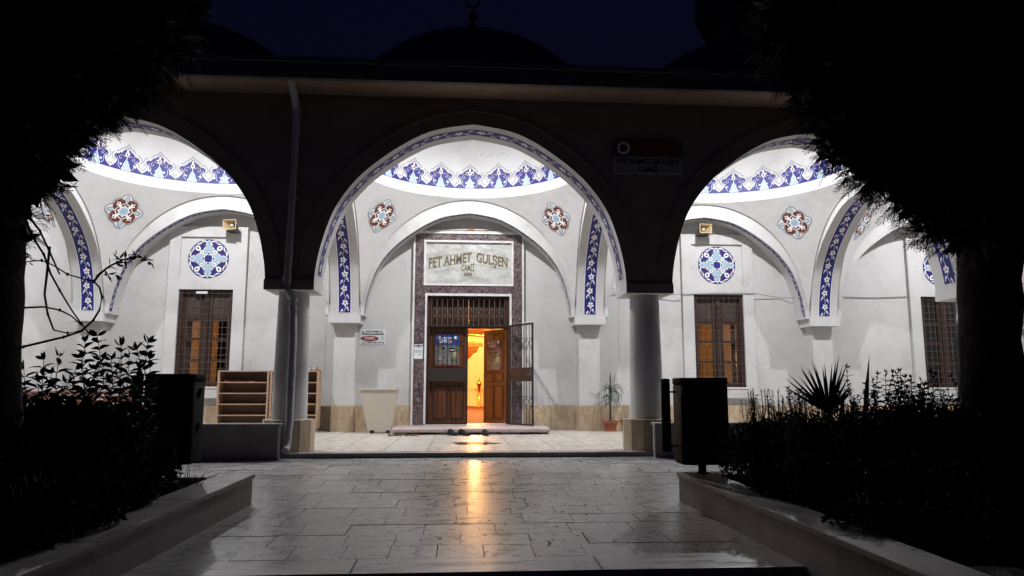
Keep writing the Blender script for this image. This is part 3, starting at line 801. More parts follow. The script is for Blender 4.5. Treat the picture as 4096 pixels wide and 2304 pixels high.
# ---- prayer hall seen through the door and windows
HYE = 32.0; HXW = 9.0; HZ = 6.3
mb = MB(); mb.face([(-HXW, 15.6, .125), (HXW, 15.6, .125), (HXW, HYE, .125), (-HXW, HYE, .125)], 'carpet'); mb.build('carpet', mosque)
mb = MB()
mb.face([(-HXW, HYE, .12), (HXW, HYE, .12), (HXW, HYE, HZ), (-HXW, HYE, HZ)], 'hallwall')
for s in (-1, 1): mb.face([(s*HXW, 15.85, .12), (s*HXW, HYE, .12), (s*HXW, HYE, HZ), (s*HXW, 15.85, HZ)], 'hallwall')
mb.face([(-HXW, 15.85, HZ), (HXW, 15.85, HZ), (HXW, HYE, HZ), (-HXW, HYE, HZ)], 'hallwall')
mb.face([(-HXW, 15.86, 5.0), (HXW, 15.86, 5.0), (HXW, 15.86, HZ), (-HXW, 15.86, HZ)], 'hallwall')
for x in [-8+.9*i for i in range(18)]:
    mb.box(x, x+.05, HYE-.05, HYE-.001, .9, 4.6, 'hallwall')
mb.box(-HXW, HXW, HYE-.07, HYE-.001, .85, .93, 'hallwall'); mb.box(-HXW, HXW, HYE-.05, HYE-.001, .12, .3, 'hallwall')
mb.build('prayer_hall', mosque)
# ---- portal: purple marble, white plaque with the mosque's name
YQ = YW-.09
mb = MB(); holed(mb, -1.125, 1.125, .135, 4.125, YQ, YW-.001, [(-.90, .90, .136, 2.84), (-.915, .915, 3.05, 3.95)], 'marble_p', None, 'marble_p')
portal = mb.build('portal', mosque)
mb = MB()
for s in (-1, 1):
    x0, x1 = sorted((s*1.128, s*1.165)); mb.box(x0, x1, YQ-.025, YW-.001, .02, 4.165, 'marble_edge')
    x0, x1 = sorted((s*.865, s*.905)); mb.box(x0, x1, YQ-.02, YW+.05, .14, 2.85, 'marble_edge')
mb.box(-1.128, 1.128, YQ-.028, YW-.001, 4.128, 4.165, 'marble_edge'); mb.box(-.865, .865, YQ-.02, YW+.05, 2.80, 2.85, 'marble_edge')
mb.box(-1.0, 1.1, YQ-.03, YW-.06, 4.168, 4.185, 'marble_edge')
mb.build('marble_trim', portal)
mb = MB()
mb.face([(-.915, YQ+.03, 3.05), (.915, YQ+.03, 3.05), (.915, YQ+.03, 3.95), (-.915, YQ+.03, 3.95)], 'marble_w')
plaque = mb.build('name_plaque', portal)
mb = MB()
for a, b, c, d in ((-.945, .945, 3.945, 3.985), (-.945, .945, 3.015, 3.055)): mb.box(a, b, YQ-.022, YQ+.03, c, d, 'marble_edge')
for s in (-1, 1):
    a, b = sorted((s*.905, s*.945)); mb.box(a, b, YQ-.0215, YQ+.03, 3.055, 3.945, 'marble_edge')
mb.build('plaque_frame', plaque)
mb = MB(); pf_ = lambda a, b: (a, YQ+.026, b)
text_mb(mb, 'FET AHMET', .285, lambda a, b: pf_(-.85+a, 3.395+b), 'gold', .90, 'LEFT', .155, .010)
text_mb(mb, 'GULŞEN', .285, lambda a, b: pf_(.155+a, 3.535+b), 'gold', .665, 'LEFT', -.17, .010)
text_mb(mb, 'CAMİİ', .20, lambda a, b: pf_(-.02+a, 3.335+b), 'gold', .27, 'CENTER', 0, .005)
text_mb(mb, '2002', .085, lambda a, b: pf_(-.02+a, 3.235+b), 'gold', .175, 'CENTER', 0, .005)
mb.stroke([(-.875, 3.37), (-.16, 3.50), (-.16, 3.215), (.125, 3.20), (.125, 3.48), (.86, 3.36), (.86, 3.60), (0, 3.745), (-.875, 3.60), (-.875, 3.37)], .006, pf_, 'gold')
mb.build('lettering', plaque)
mb = MB(); mb.tube([(-.70, YQ-.01, 4.205), (.45, YQ-.01, 4.225)], .012, 'white_plastic', 6); mb.tube([(-.70, YQ-.01, 4.23), (.42, YQ-.01, 4.20)], .01, 'brown', 6); mb.box(-.02, .10, YQ-.03, YQ+.01, 4.19, 4.24, 'brown'); mb.build('rusty_lamp_bar', portal)
# door frame, transom
YD = YW+.08
mb = MB()
for s in (-1, 1):
    a, b = sorted((s*.80, s*.864)); mb.box(a, b, YW-.03, YD+.08, .14, 2.80, 'door_d')
mb.box(-.80, .80, YW-.02, YD+.08, 2.73, 2.80, 'door_d'); mb.box(-.80, .80, YW-.02, YD+.08, 2.13, 2.20, 'door_d')
for i in range(4):
    a = -.80+.4*i; mb.box(a+.01, a+.39, YD+.01, YD+.05, 2.2, 2.73, 'door_d'); mb.box(a+.06, a+.34, YD-.005, YD+.01, 2.27, 2.66, 'door_d')
mb.box(-.80, .004, YD+.055, YD+.075, 2.2, 2.73, 'door_d'); mb.box(.010, .80, YD+.055, YD+.075, 2.2, 2.73, 'door_d')
dframe = mb.build('door_frame', mosque)
mb = MB(); mb.box(-.9, .9, YQ-.0, YD+.3, .10, .139, 'marble_edge'); mb.build('threshold', mosque)
def scroll(mb, c, r, T, k='iron', rad=.006, flip=1):
    pts = []
    for i in range(14):
        a = -PI/2+i*.42; q = r*(1-i/17); pts.append(T(c[0]+flip*q*math.cos(a), c[1]+r+q*math.sin(a)-r))
    mb.tube(pts, rad, k, 5)
mb = MB(); T = lambda a, b: (a, YW-.045, b)
mb.box(-.83, .83, YW-.055, YW-.035, 2.15, 2.175, 'iron'); mb.box(-.83, .83, YW-.055, YW-.035, 2.74, 2.76, 'iron')
for i in range(15):
    x = -.77+.11*i; mb.tube([T(x, 2.16), T(x, 2.75)], .006, 'grille_l', 5)
    if i % 2 == 1:
        for fl in (-1, 1):
            scroll(mb, (x+fl*.042, 2.53), .036, T, 'grille_l', .005, fl); scroll(mb, (x+fl*.042, 2.38), .036, T, 'grille_l', .005, fl)
        mb.lathe([(.001, -.02), (.022, -.012), (.022, .012), (.001, .02)], 'grille_l', T(x, 2.455), 8)
mb.build('transom_grille', mosque)
# wooden leaves
def leaf_mesh():
    mb = MB(); W, H = .80, 1.985      # local: hinge at x=0, extends +x, front is -y
    mb.box(0, W, 0, .045, 0, H, 'door')
    for (a, b, c, d) in ((.09, .37, .10, .78), (.43, .71, .10, .78), (.09, .37, .88, 1.05), (.43, .71, .88, 1.05), (.09, .37, 1.15, 1.62), (.43, .71, 1.15, 1.62), (.09, .37, 1.70, 1.90), (.43, .71, 1.70, 1.90)):
        mb.box(a-.018, b+.018, -.008, 0, c-.018, d+.018, 'door_d'); mb.box(a+.02, b-.02, -.014, -.008, c+.02, d-.02, 'door')
    return mb.mesh('door_leaf')
lm = leaf_mesh()
dl = link('door_leaf', lm, mosque, (-.80, YD, .145))
dr = link('door_leaf', lm, mosque, (.80, YD, .145)); dr.scale = (-1, 1, 1); dr.rotation_euler = (0, 0, -math.radians(56))
hd = MB(); hd.tube([(.75, -.02, 1.02), (.75, -.05, 1.02), (.66, -.055, 1.02)], .01, 'iron', 6)
for q in (dl, dr):
    o = link('door_handle', hd.mesh('door_handle')); o.parent = q; o.location = (0, 0, 0)
# iron gate leaves
def gate_mesh(full):
    mb = MB(); W, H = .835, 2.04; b = .032
    mb.box(0, b, -.015, .015, 0, H, 'iron'); mb.box(W-b, W, -.015, .015, 0, H, 'iron')
    mb.box(b, W-b, -.0145, .0145, H-b, H, 'iron'); mb.box(b, W-b, -.0145, .0145, 0, b, 'iron')
    mb.box(b, W-b, -.010, .010, .875, 1.15, 'iron_b')
    for i in range(7):
        x = b+(W-2*b)*(i+1)/8
        for z0, z1 in ((b, .875), (1.15, H-b)): mb.tube([(x, 0, z0), (x, 0, z1)], .0065, 'iron', 6)
    T = lambda a, z: (a, -.008, z)
    for zc in ((1.60, .44) if full else ()):
        for i in range(4):
            x = b+(W-2*b)*(2*i+1)/8
            for fl in (-1, 1):
                scroll(mb, (x+fl*.05, zc+.12), .042, T, 'iron', .006, fl); scroll(mb, (x+fl*.05, zc-.06), .042, T, 'iron', .006, fl)
                mb.tube([T(x+fl*.05, zc+.08), T(x, zc+.03), T(x+fl*.05, zc-.02)], .007, 'iron', 5)
    return mb.mesh('gate_leaf')
gl = link('gate_leaf', gate_mesh(False), mosque, (-.845, YW-.03, .142))
grt = link('gate_leaf', gate_mesh(True), mosque, (.865, YQ-.03, .142)); grt.rotation_euler = (0, 0, -math.radians(60))
hm = MB(); hm.tube([(.79, -.02, 1.0), (.79, -.06, 1.0), (.70, -.065, 1.0)], .009, 'grille', 6); hm.box(.775, .81, -.025, -.014, .90, 1.12, 'grille'); o = link('gate_handle', hm.mesh('gate_handle')); o.parent = grt
# ---- downpipe
mb = MB(); r = .052
P = [px(733, 198, 9.66), px(735, 212, 9.70), px(737, 222, 9.74), px(744, 262, 9.96), px(746, 280, 10.0), px(745, 330, 10.02), px(727, 640, 10.03), px(722, 712, 10.0), px(724, 730, 10.0), px(736, 752, 10.08), px(738, 775, 10.1), px(737, 850, 10.06), px(728, 1060, 9.98), px(722, 1112, 9.94), px(721, 1124, 9.92), px(717, 1134, 9.86)]
mb.tube(P, r, 'pipe', 14)
for (x, y, Y) in ((746, 284, 10.0), (736, 500, 10.02), (722, 700, 10.01), (737, 756, 10.09), (737, 780, 10.1), (733, 940, 10.02), (722, 1105, 9.95)):
    c = px(x, y, Y); mb.tube([c+Vector((.002, 0, .03)), c-Vector((.002, 0, .03))], r+.007, 'pipe', 14)
mb.build('downpipe', mosque)

# ================================================================ THINGS
NAMES5 = ('leftmost dome of the portico', 'dome over the left window bay', 'dome over the entrance door', 'dome over the right window bay', 'rightmost dome of the portico')
for bx, nm in zip(BAYS, NAMES5):
    e = empty('pendant_lamp', (bx, YM, 7.04), 'lit round LED lamp hanging inside the '+nm, 'lamp', 'round lamps in the portico domes')
    mb = MB(); mb.tube([(bx, YM, 7.05), (bx, YM, 5.86)], .008, 'iron', 6); mb.lathe([(.06, 7.05), (.05, 7.0), (.01, 6.98)], 'iron', (bx, YM, 0), 12); mb.build('rod', e)
    mb = MB(); mb.lathe([(.066, 5.772), (.075, 5.776), (.075, 5.81), (.06, 5.83), (.04, 5.85), (.03, 5.87), (.001, 5.871)], 'white_plastic', (bx, YM, 0), 28); mb.build('housing', e)
    mb = MB(); mb.lathe([(.0005, 5.754), (.025, 5.757), (.048, 5.765), (.060, 5.772), (.065, 5.777)], 'lamp', (bx, YM, 0), 28); mb.build('diffuser', e)
# chandelier in the hall
CH = (.02, 24.0)
def hz(y, Y=24.0): return px(1180, y, Y).z
e = empty('chandelier', (CH[0], CH[1], HZ), 'tiered gold crystal chandelier seen through the open door', 'chandelier')
mb = MB(); tiers = [(.86, 2.62, 1.05), (.52, 2.40, .82), (.34, 2.20, .46), (.20, 2.08, .30)]
zt = [hz(y) for y in (815, 846, 874, 890, 906)]
rads = [(1.05, .82), (.62, .50), (.40, .30), (.22, .03)]
for i, (ra, rb) in enumerate(rads):
    z1, z0 = zt[i], zt[i+1]
    n = 40
    vs = []
    for t in range(4):
        f = t/3; r = ra+(rb-ra)*f**1.6; z = z1+(z0-z1)*f
        for j in range(n): rr = r*(1+.03*(j % 2)); vs.append((CH[0]+rr*math.cos(2*PI*j/n), CH[1]+rr*math.sin(2*PI*j/n), z))
    mb.faces(vs, [(t*n+j, t*n+(j+1) % n, (t+1)*n+(j+1) % n, (t+1)*n+j) for t in range(3) for j in range(n)], 'crystal')
mb.build('crystal_tier', e)
mb = MB()
for i, (ra, rb) in enumerate(rads): mb.tube([(CH[0]+(ra+.03)*math.cos(2*PI*j/24), CH[1]+(ra+.03)*math.sin(2*PI*j/24), zt[i]) for j in range(25)], .02, 'brass', 6)
mb.tube([(CH[0], CH[1], zt[0]), (CH[0], CH[1], HZ)], .02, 'brass', 6); mb.build('ring_frame', e)
mb = MB()
for j in range(12):
    a = 2*PI*j/12; c = (CH[0]+1.25*math.cos(a), CH[1]+1.25*math.sin(a), zt[0]+.25)
    mb = MB(); mb.lathe([(.06*math.sin(PI*i/5)+.0005, -.06*math.cos(PI*i/5)) for i in range(6)], 'bulb', c, 8); mb.build('bulb', e)
# candlestick post in the hall
c = px(1205, 1018, 31.3); e = empty('candle_stand', (c.x, 31.3, .125), 'tall brass candle stand glimpsed through the open door', 'candle stand')
mb = MB(); mb.lathe([(.11, .126), (.10, .16), (.062, .19), (.062, .7), (.062, .98), (.10, 1.0), (.105, 1.14), (.07, 1.18), (.03, 1.26), (.005, 1.36)], 'brass', (c.x, 31.3, 0), 16); mb.build('stem', e)

c = px(1849, 905, 23.0)
e = empty('wall_light', (c.x, 23.0, c.z), 'small lit upright light seen through the right window', 'lamp')
mb = MB(); mb.tube([(c.x, 23.0, c.z-.22), (c.x, 23.0, c.z+.22)], .055, 'tube', 10); mb.build('tube', e)
mb = MB(); mb.tube([(c.x, 23.0, .125), (c.x, 23.0, c.z-.22)], .02, 'brass', 8); mb.lathe([(.12, .126), (.11, .15), (.02, .16)], 'brass', (c.x, 23.0, 0), 12); mb.build('stand', e)
# minaret behind the portico
MX, MY = 13.42, 33.5
e = empty('minaret', (MX, MY, -.78), 'dark stone minaret rising behind the portico roof', 'minaret')
mb = MB(); n = 20
prof = [(1.54, -.78), (1.54, 18.09), (1.6, 18.17), (1.6, 18.34), (1.71, 18.44), (1.71, 18.64), (1.84, 18.76), (1.84, 18.98), (1.98, 19.1), (1.98, 19.35)]
mb.lathe(prof, 'stone', (MX, MY, 0), n, False); mb.lathe([(1.25, 19.35), (1.25, 25)], 'stone', (MX, MY, 0), n, False); mb.build('shaft', e)
mb = MB(); mb.lathe([(2.04, 19.35), (2.04, 20.8), (1.94, 20.8), (1.94, 19.42), (1.2, 19.42)], 'stone', (MX, MY, 0), n, False); mb.build('balcony', e)
mb = MB(); mb.lathe([(1.42, 25), (.5, 28.7), (.03, 30.7)], 'roof', (MX, MY, 0), n, False); mb.build('spire', e)

# low marble walls in front of the side bays
for s, lb in ((-1, 'low grey marble parapet left of the downpipe'), (1, 'low grey marble parapet behind the right litter bin')):
    x0, x1 = (-7.2, -2.50) if s < 0 else (2.46, 7.2)
    e = empty('parapet_wall', ((x0+x1)/2, 10.0, -.05), lb, 'low wall', 'low marble walls between the columns')
    mb = MB(); mb.box(x0+.02, x1-.02, 9.90, 10.09, -.06, .375, 'mortar'); mb.build('core', e)
    x = x0
    while x < x1-.05:
        L = min(1.2, x1-x); mb = MB(); mb.box(x+.002, x+L-.002, 9.885, 9.9, -.055, .374, 'coping'); mb.build('facing_slab', e)
        mb = MB(); mb.box(x+.002, x+L-.002, 9.865, 10.11, .375, .415, 'coping', .008); mb.build('coping_slab', e); x += L
    mb = MB(); xx = x1 if s < 0 else x0; mb.box(xx-.012, xx+.012, 9.875, 9.897, -.052, .372, 'marble_edge'); mb.build('corner_trim', e)

# planters flanking the path
def planter(s, A, Bp, lb):
    A = Vector((A[0], A[1], 0)); Bp = Vector((Bp[0], Bp[1], 0)); d = (Bp-A).normalized(); nrm = Vector((s, 0, 0)); h = .235
    e = empty('planter', (A.x, A.y, zg(A.y)), lb, 'planter', 'stone planters along the path')
    def seg(P, Q, inn, nm, k0):
        # wall face + coping between P and Q, 'inn' points to the soil side
        n = max(1, round((Q-P).length/1.15)); 
        for i in range(n):
            a = P+(Q-P)*(i/n); b = P+(Q-P)*((i+1)/n); t = (b-a).normalized()*.002; a = a+t; b = b-t
            za, zb = zg(a.y), zg(b.y)
            q = [a, b, b+inn*.06, a+inn*.06]
            vs = [Vector((p.x, p.y, (za if j in (0, 3) else zb)-.6)) for j, p in enumerate(q)]+[Vector((p.x, p.y, (za if j in (0, 3) else zb)+h)) for j, p in enumerate(q)]
            mb = MB(); mb.faces(vs, [(0, 1, 5, 4), (1, 2, 6, 5), (2, 3, 7, 6), (3, 0, 4, 7)], 'coping'); mb.build('facing_slab', e)
            a2, b2 = a-inn*.022, b-inn*.022; q = [a2, b2, b2+inn*.31, a2+inn*.31]; mb = MB(); vs = []
            for dz, ins in ((0, 0), (.028, 0), (.036, .008)):
                c = sum(q, Vector())/4
                for j, p in enumerate(q):
                    w_ = p+(c-p).normalized()*ins; vs.append(Vector((w_.x, w_.y, (za if j in (0, 3) else zb)+h+dz+.001)))
            fs = [(3, 2, 1, 0), (8, 9, 10, 11)]
            for l in (0, 4):
                for j in range(4): fs.append((l+j, l+(j+1) % 4, l+4+(j+1) % 4, l+4+j))
            mb.faces(vs, fs, 'coping'); mb.build('coping_slab', e)
    inn = Vector((s, 0, 0)) - d*(d.x*s); inn.normalize()
    seg(A, Bp, inn, 'side', 0)
    far = A+Vector((s*6.5, 0, 0)); seg(A+inn*.315, far, Vector((0, -1, 0)), 'end', 1)
    mb = MB(); q = [A+inn*.02+d*.03, Bp+inn*.02, Bp+Vector((s*6.5, 0, 0)), far+d*.03]
    nx, ny = 20, 14
    pts = []
    for i in range(nx+1):
        for j in range(ny+1):
            u, v = i/nx, j/ny; p = (q[0]*(1-u)+q[3]*u)*(1-v)+(q[1]*(1-u)+q[2]*u)*v
            pts.append((p.x, p.y, zg(p.y)+.17+.04*math.sin(i*1.7+j*2.1)*min(1, i)))
    mb.faces(pts, [(i*(ny+1)+j, (i+1)*(ny+1)+j, (i+1)*(ny+1)+j+1, i*(ny+1)+j+1) for i in range(nx) for j in range(ny)], 'soil', True); mb.build('soil', e)
    return e
planter(-1, (-2.012, 6.92), (-2.30, 3.2), 'long grey stone planter on the left of the path')
planter(1, (1.878, 6.86), (2.16, 3.1), 'long grey stone planter on the right of the path')

# litter bins
def bin_(x, Y, w_, ztop, zbot, lb):
    zb = zg(Y)+.26
    e = empty('litter_bin', (x, Y, zb), lb, 'litter bin', 'black litter bins on the planters', local=True)
    r = w_/2; H0 = zbot-zb; H1 = ztop-zb
    mb = MB(); nn = 40
    def sec(sc, z):
        o = []
        for j in range(nn):
            a = 2*PI*j/nn; c_, s_ = math.cos(a), math.sin(a); q = .28
            o.append((math.copysign(abs(c_)**q, c_)*r*sc, math.copysign(abs(s_)**q, s_)*r*.78*sc, z))
        return o
    vs = []
    pr_ = [(.05, H0+.004), (.96, H0), (1, H0+.02), (1, H1-.07), (.97, H1-.068), (.97, H1-.060), (1.012, H1-.058), (1.012, H1-.012), (.99, H1), (.93, H1), (.93, H1-.35), (.05, H1-.36)]
    for sc, z in pr_: vs += sec(sc, z)
    mb.faces(vs, [(i*nn+j, i*nn+(j+1) % nn, (i+1)*nn+(j+1) % nn, (i+1)*nn+j) for i in range(len(pr_)-1) for j in range(nn)], 'binm', True); body = mb.build('body', e)
    for hz_ in (H1-.17, H0+.28): mb = MB(); mb.box(r-.01, r+.018, -.03, .03, hz_, hz_+.05, 'binm'); mb.build('hinge', e)
    mb = MB(); mb.tube([(0, 0, -.02), (0, 0, H0+.02)], .038, 'binm', 12); mb.lathe([(.08, 0), (.08, .012), (.001, .013)], 'binm', n=16); mb.build('post', e)
    mb = MB(); a = -r-.105; mb.lathe([(.001, H0+.105), (.043, H0+.11), (.043, H1-.01), (.001, H1-.004)], 'binm', (a, 0, 0), 16); mb.build('ash_tube', e)
    for z in (H1-.13, H0+.16):
        mb = MB(); mb.tube([(a, 0, z), (-r+.02, 0, z)], .009, 'binm', 6); mb.build('bracket', e)
    return e
bin_(2.085, 6.80, .445, .968, .185, 'black cylindrical litter bin standing at the end of the right planter')
bin_(-2.58, 6.50, .415, .988, .245, 'black cylindrical litter bin among the shrubs of the left planter')

# stone doorstep on blocks
e = empty('door_step', (0, 14.6, ZF), 'pinkish stone slab step in front of the door', 'step')
mb = MB(); n = 30; x0, x1 = -1.42, 1.54; y0, y1 = 13.98, 15.29; vs = []
for i in range(n+1):
    x = x0+(x1-x0)*i/n; j = random.uniform(-.012, .012)
    vs += [(x, y0+.015+j, .055), (x, y0+j, .075), (x, y0+.004+j, .115), (x, y0+.03, .13), (x, y1, .13), (x, y1, .055)]
mb.faces(vs, [(i*6+j, (i+1)*6+j, (i+1)*6+(j+1) % 6, i*6+(j+1) % 6) for i in range(n) for j in range(6)]+[(0, 1, 2, 3, 4, 5), tuple(n*6+5-j for j in range(6))], 'pink'); mb.build('slab', e)
for x, L in ((-1.38, .22), (-.55, .35), (.25, .3), (.62, .35), (1.36, .16)):
    mb = MB(); mb.box(x, x+L, y0+.05, y1-.1, ZF, .054, 'concrete'); mb.build('block', e)

# shoes
def shoe(x, y, rz, L, lb, k='ink', boot=.0):
    e = empty('shoe', (x, y, ZF), lb, 'shoe', 'shoes left by the door step', local=True, rz=rz)
    secs = [(-.5, .26, .55), (-.46, .34, .95+boot), (-.3, .38, 1.0+boot), (-.12, .37, .85), (.05, .38, .62), (.22, .42, .50), (.38, .38, .40), (.47, .26, .30), (.5, .12, .2)]
    mb = MB(); vs = []; n = 12
    for t, wd, h in secs:
        for j in range(n):
            a = PI*j/(n-1); vs.append((t*L, math.cos(a)*wd*L*.5, .018+math.sin(a)**.7*h*L*.29))
    mb.faces(vs, [(i*n+j, i*n+j+1, (i+1)*n+j+1, (i+1)*n+j) for i in range(len(secs)-1) for j in range(n-1)], k, True); mb.face(vs[:n], k); mb.face(vs[-n:][::-1], k); mb.build('upper', e)
    mb = MB(); o = [(t*L*1.02, wd*L*.52) for t, wd, h in secs]; ol = o+[(a, -b) for a, b in o[::-1]]
    vs = [(a, b, 0) for a, b in ol]+[(a, b, .022) for a, b in ol]; q = len(ol); mb.faces(vs, [(i, (i+1) % q, q+(i+1) % q, q+i) for i in range(q)]+[tuple(range(q, 2*q))], 'black_plastic'); mb.build('sole', e)
    mb = MB()
    for i in range(3): mb.tube([(L*(.02+.08*i), -.03, L*(.17-.012*i)+.01), (L*(.05+.08*i), 0, L*(.20-.012*i)), (L*(.02+.08*i), .03, L*(.17-.012*i)+.01)], .006, 'black_plastic', 5)
    mb.build('lace', e)
    return e
shoe(-.29, 13.78, -1.2, .30, 'black shoe, leftmost of the pair below the door gap', boot=.15)
shoe(-.07, 13.77, -1.0, .30, 'black shoe, right one of the pair left of the light streak', boot=.15)
shoe(.315, 13.74, -1.45, .28, 'single black shoe standing right of the light streak', boot=.2)
def sandal(x, y, rz, lb, z=ZF, L=.26, grp='sandals by the door step'):
    e = empty('sandal', (x, y, z), lb, 'sandal', grp, local=True, rz=rz)
    mb = MB(); o = [(-.5, .10), (-.44, .17), (-.2, .17), (.05, .18), (.25, .21), (.42, .17), (.5, .07)]; ol = [(a*L, b*L) for a, b in o]+[(a*L, -b*L) for a, b in o[::-1]]
    q = len(ol); mb.faces([(a, b, 0) for a, b in ol]+[(a, b, .022) for a, b in ol], [(i, (i+1) % q, q+(i+1) % q, q+i) for i in range(q)]+[tuple(range(q, 2*q))], 'brown'); mb.build('sole', e)
    mb = MB()
    for xx, h in ((.08, .055), (.2, .05), (-.4, .06)):
        pts = [(xx*L, .20*L*math.cos(a), .018+h*math.sin(a)) for a in [PI*i/8 for i in range(9)]]; mb.tube(pts, .007, 'black_plastic', 5)
    mb.build('strap', e)
sandal(-1.33, 13.70, .15, 'brown strap sandal, left of the two by the step corner')
sandal(-1.03, 13.70, .1, 'brown strap sandal, right of the two by the step corner')

# shoe racks
def rack(x0, x1, lb, y0=14.72, y1=15.04, z0=.10, z1=1.215):
    e = empty('shoe_rack', ((x0+x1)/2, (y0+y1)/2, ZF), lb, 'shoe rack', 'shoe racks against the wall')
    t = .035
    for a in (x0, x1-t): mb = MB(); mb.box(a, a+t, y0, y1, z0, z1, 'rackw'); mb.build('side_panel', e)
    for i in range(5):
        z = z0+.03+(z1-z0-.27)*i/4+.0; mb = MB(); mb.box(x0+t, x1-t, y0+.005, y1-.012, z, z+.02, 'rackw'); mb.build('shelf', e)
    mb = MB(); mb.box(x0+t, x1-t, y0, y1, z1-.022, z1, 'rackw'); mb.build('top_board', e)
    mb = MB(); mb.box(x0+t, x1-t, y1-.012, y1-.004, z0, z1-.022, 'rackb'); mb.build('back_panel', e)
    for a in (x0+.03, x1-.08):
        for b in (y0+.02, y1-.07): mb = MB(); mb.box(a, a+.05, b, b+.05, ZF, z0, 'white_plastic'); mb.build('foot', e)
    return e
rack(-4.865, -3.885, 'light wood open shoe rack below the left window')
rack(-3.86, -2.93, 'light wood open shoe rack half hidden by the left column')
for i, (x, rz, lb) in enumerate(((-4.67, .3, 'sandal on the left end of the top rack shelf'), (-4.46, .1, 'sandal beside it near the middle of the top rack shelf'), (-4.28, -.1, 'dark sandal right of centre on the top rack shelf'))):
    sandal(x, 14.84, rz, lb, .10+.03+(1.215-.1-.27)+.021, .20, 'sandals on the shoe racks')
sandal(-3.02, 14.86, .2, 'dark sandal lying on top of the rack behind the column', 1.216, .22, 'sandals on the shoe racks')
sandal(-3.15, 14.84, .2, 'pale sandal on a lower shelf of the rack behind the column', .10+.03+(1.215-.1-.27)/4*2+.021, .22, 'sandals on the shoe racks')

# cream tapered tub
X0, X1, B0, B1 = -2.085, -1.37, -1.92, -1.48; cy = 14.62
e = empty('tapered_tub', ((X0+X1)/2, cy, ZF), 'tall cream tapered tub standing left of the door', 'tub')
mb = MB(); dt, db = .30, .18
def ringq(x0, x1, d, z): return [(x0, cy-d, z), (x1, cy-d, z), (x1, cy+d, z), (x0, cy+d, z)]
vs = ringq(B0, B1, db, .075)+ringq(B0-.004, B1+.004, db+.004, .10)+ringq(X0+.012, X1-.012, dt-.012, .845)+ringq(X0, X1, dt, .85)+ringq(X0, X1, dt, .873)+ringq(X0+.02, X1-.02, dt-.02, .873)+ringq(B0+.03, B1-.03, db-.02, .12)
fs = [(3, 2, 1, 0), (24, 25, 26, 27)]
for l in range(6):
    for j in range(4): fs.append((l*4+j, l*4+(j+1) % 4, l*4+4+(j+1) % 4, l*4+4+j))
mb.faces(vs, fs, 'cream_plastic'); mb.build('body', e)
for a in (B0+.04, B1-.09):
    for b in (cy-db+.03, cy+db-.08): mb = MB(); mb.box(a, a+.05, b, b+.05, ZF, .076, 'black_plastic'); mb.build('foot', e)

# strap-leaf plant in terracotta pot
def strap(mb, base, az, up, L, wd, droop, k, n=7):
    p = Vector(base); a = up; prev = None; d2 = Vector((math.cos(az), math.sin(az), 0)); side = Vector((-math.sin(az), math.cos(az), 0))
    rows_ = []
    for i in range(n+1):
        f = i/n; wv = wd*(.55+.9*f if f < .45 else (1-f)*1.75)*.5+.0008
        rows_.append((p-side*wv, p+Vector((0, 0, -wv*.35)), p+side*wv))
        a -= droop/n*(.4+1.2*f); p = p+(d2*math.cos(a)+Vector((0, 0, math.sin(a))))*(L/n)
    for r0, r1 in zip(rows_, rows_[1:]):
        mb.face([r0[0], r0[1], r1[1], r1[0]], k, True); mb.face([r0[1], r0[2], r1[2], r1[1]], k, True)
def pot(x, y, w_, h, lb, name='potted_plant'):
    e = empty(name, (x, y, ZF), lb, 'potted plant')
    q = lambda s, z: [(x-s, y-s, z), (x+s, y-s, z), (x+s, y+s, z), (x-s, y+s, z)]
    mb = MB(); a = w_/2
    vs = q(a*.72, ZF+.025)+q(a*.92, ZF+h-.045)+q(a*1.05, ZF+h-.045)+q(a*1.08, ZF+h)+q(a*.92, ZF+h)+q(a*.88, ZF+h-.04)
    fs = [(3, 2, 1, 0)]
    for l in range(5):
        for j in range(4): fs.append((l*4+j, l*4+(j+1) % 4, l*4+4+(j+1) % 4, l*4+4+j))
    mb.faces(vs, fs, 'terracotta'); mb.face(q(a*.88, ZF+h-.035), 'soil'); mb.build('pot', e)
    mb = MB(); mb.box(x-a*.85, x+a*.85, y-a*.85, y+a*.85, ZF, ZF+.024, 'terracotta'); mb.build('saucer', e)
    return e
e = pot(2.885, 14.93, .27, .215, 'strap-leaved green plant in a square terracotta pot by the right column')
mb = MB(); tx, ty = 2.90, 14.93; mb.tube([(tx-.01, ty, ZF+.17), (tx-.005, ty, .5), (tx, ty, .9)], [.02, .016, .013], 'twig', 7); mb.build('stem', e)
mb = MB(); rl = random.Random(5)
for i in range(46):
    z = rl.uniform(.55, .92); strap(mb, (tx, ty, z), rl.uniform(0, 2*PI), rl.uniform(.1, 1.0), rl.uniform(.26, .46), .034, rl.uniform(2.0, 3.2), 'leaf_pot')
for az, up, L, dr in ((PI*.95, .35, .36, .35), (0.1, .15, .33, .4), (1.5*PI, 1.5, .34, .1), (.25, 1.15, .34, .2), (PI*.8, .8, .24, .3), (-.5, .6, .3, 1.4), (PI*1.05, .05, .3, .5)):
    strap(mb, (tx, ty, .90), az, up, L, .034, dr, 'leaf_pot')
mb.build('foliage', e)
e = pot(3.27, 15.0, .26, .22, 'small plant pot mostly hidden behind the right column', 'plant_pot')
mb = MB()
for i in range(14): strap(mb, (3.27, 15.0, ZF+.17), rl.uniform(0, 6.3), rl.uniform(.8, 1.5), rl.uniform(.1, .2), .02, 1.0, 'leaf_pot')
mb.build('foliage', e)

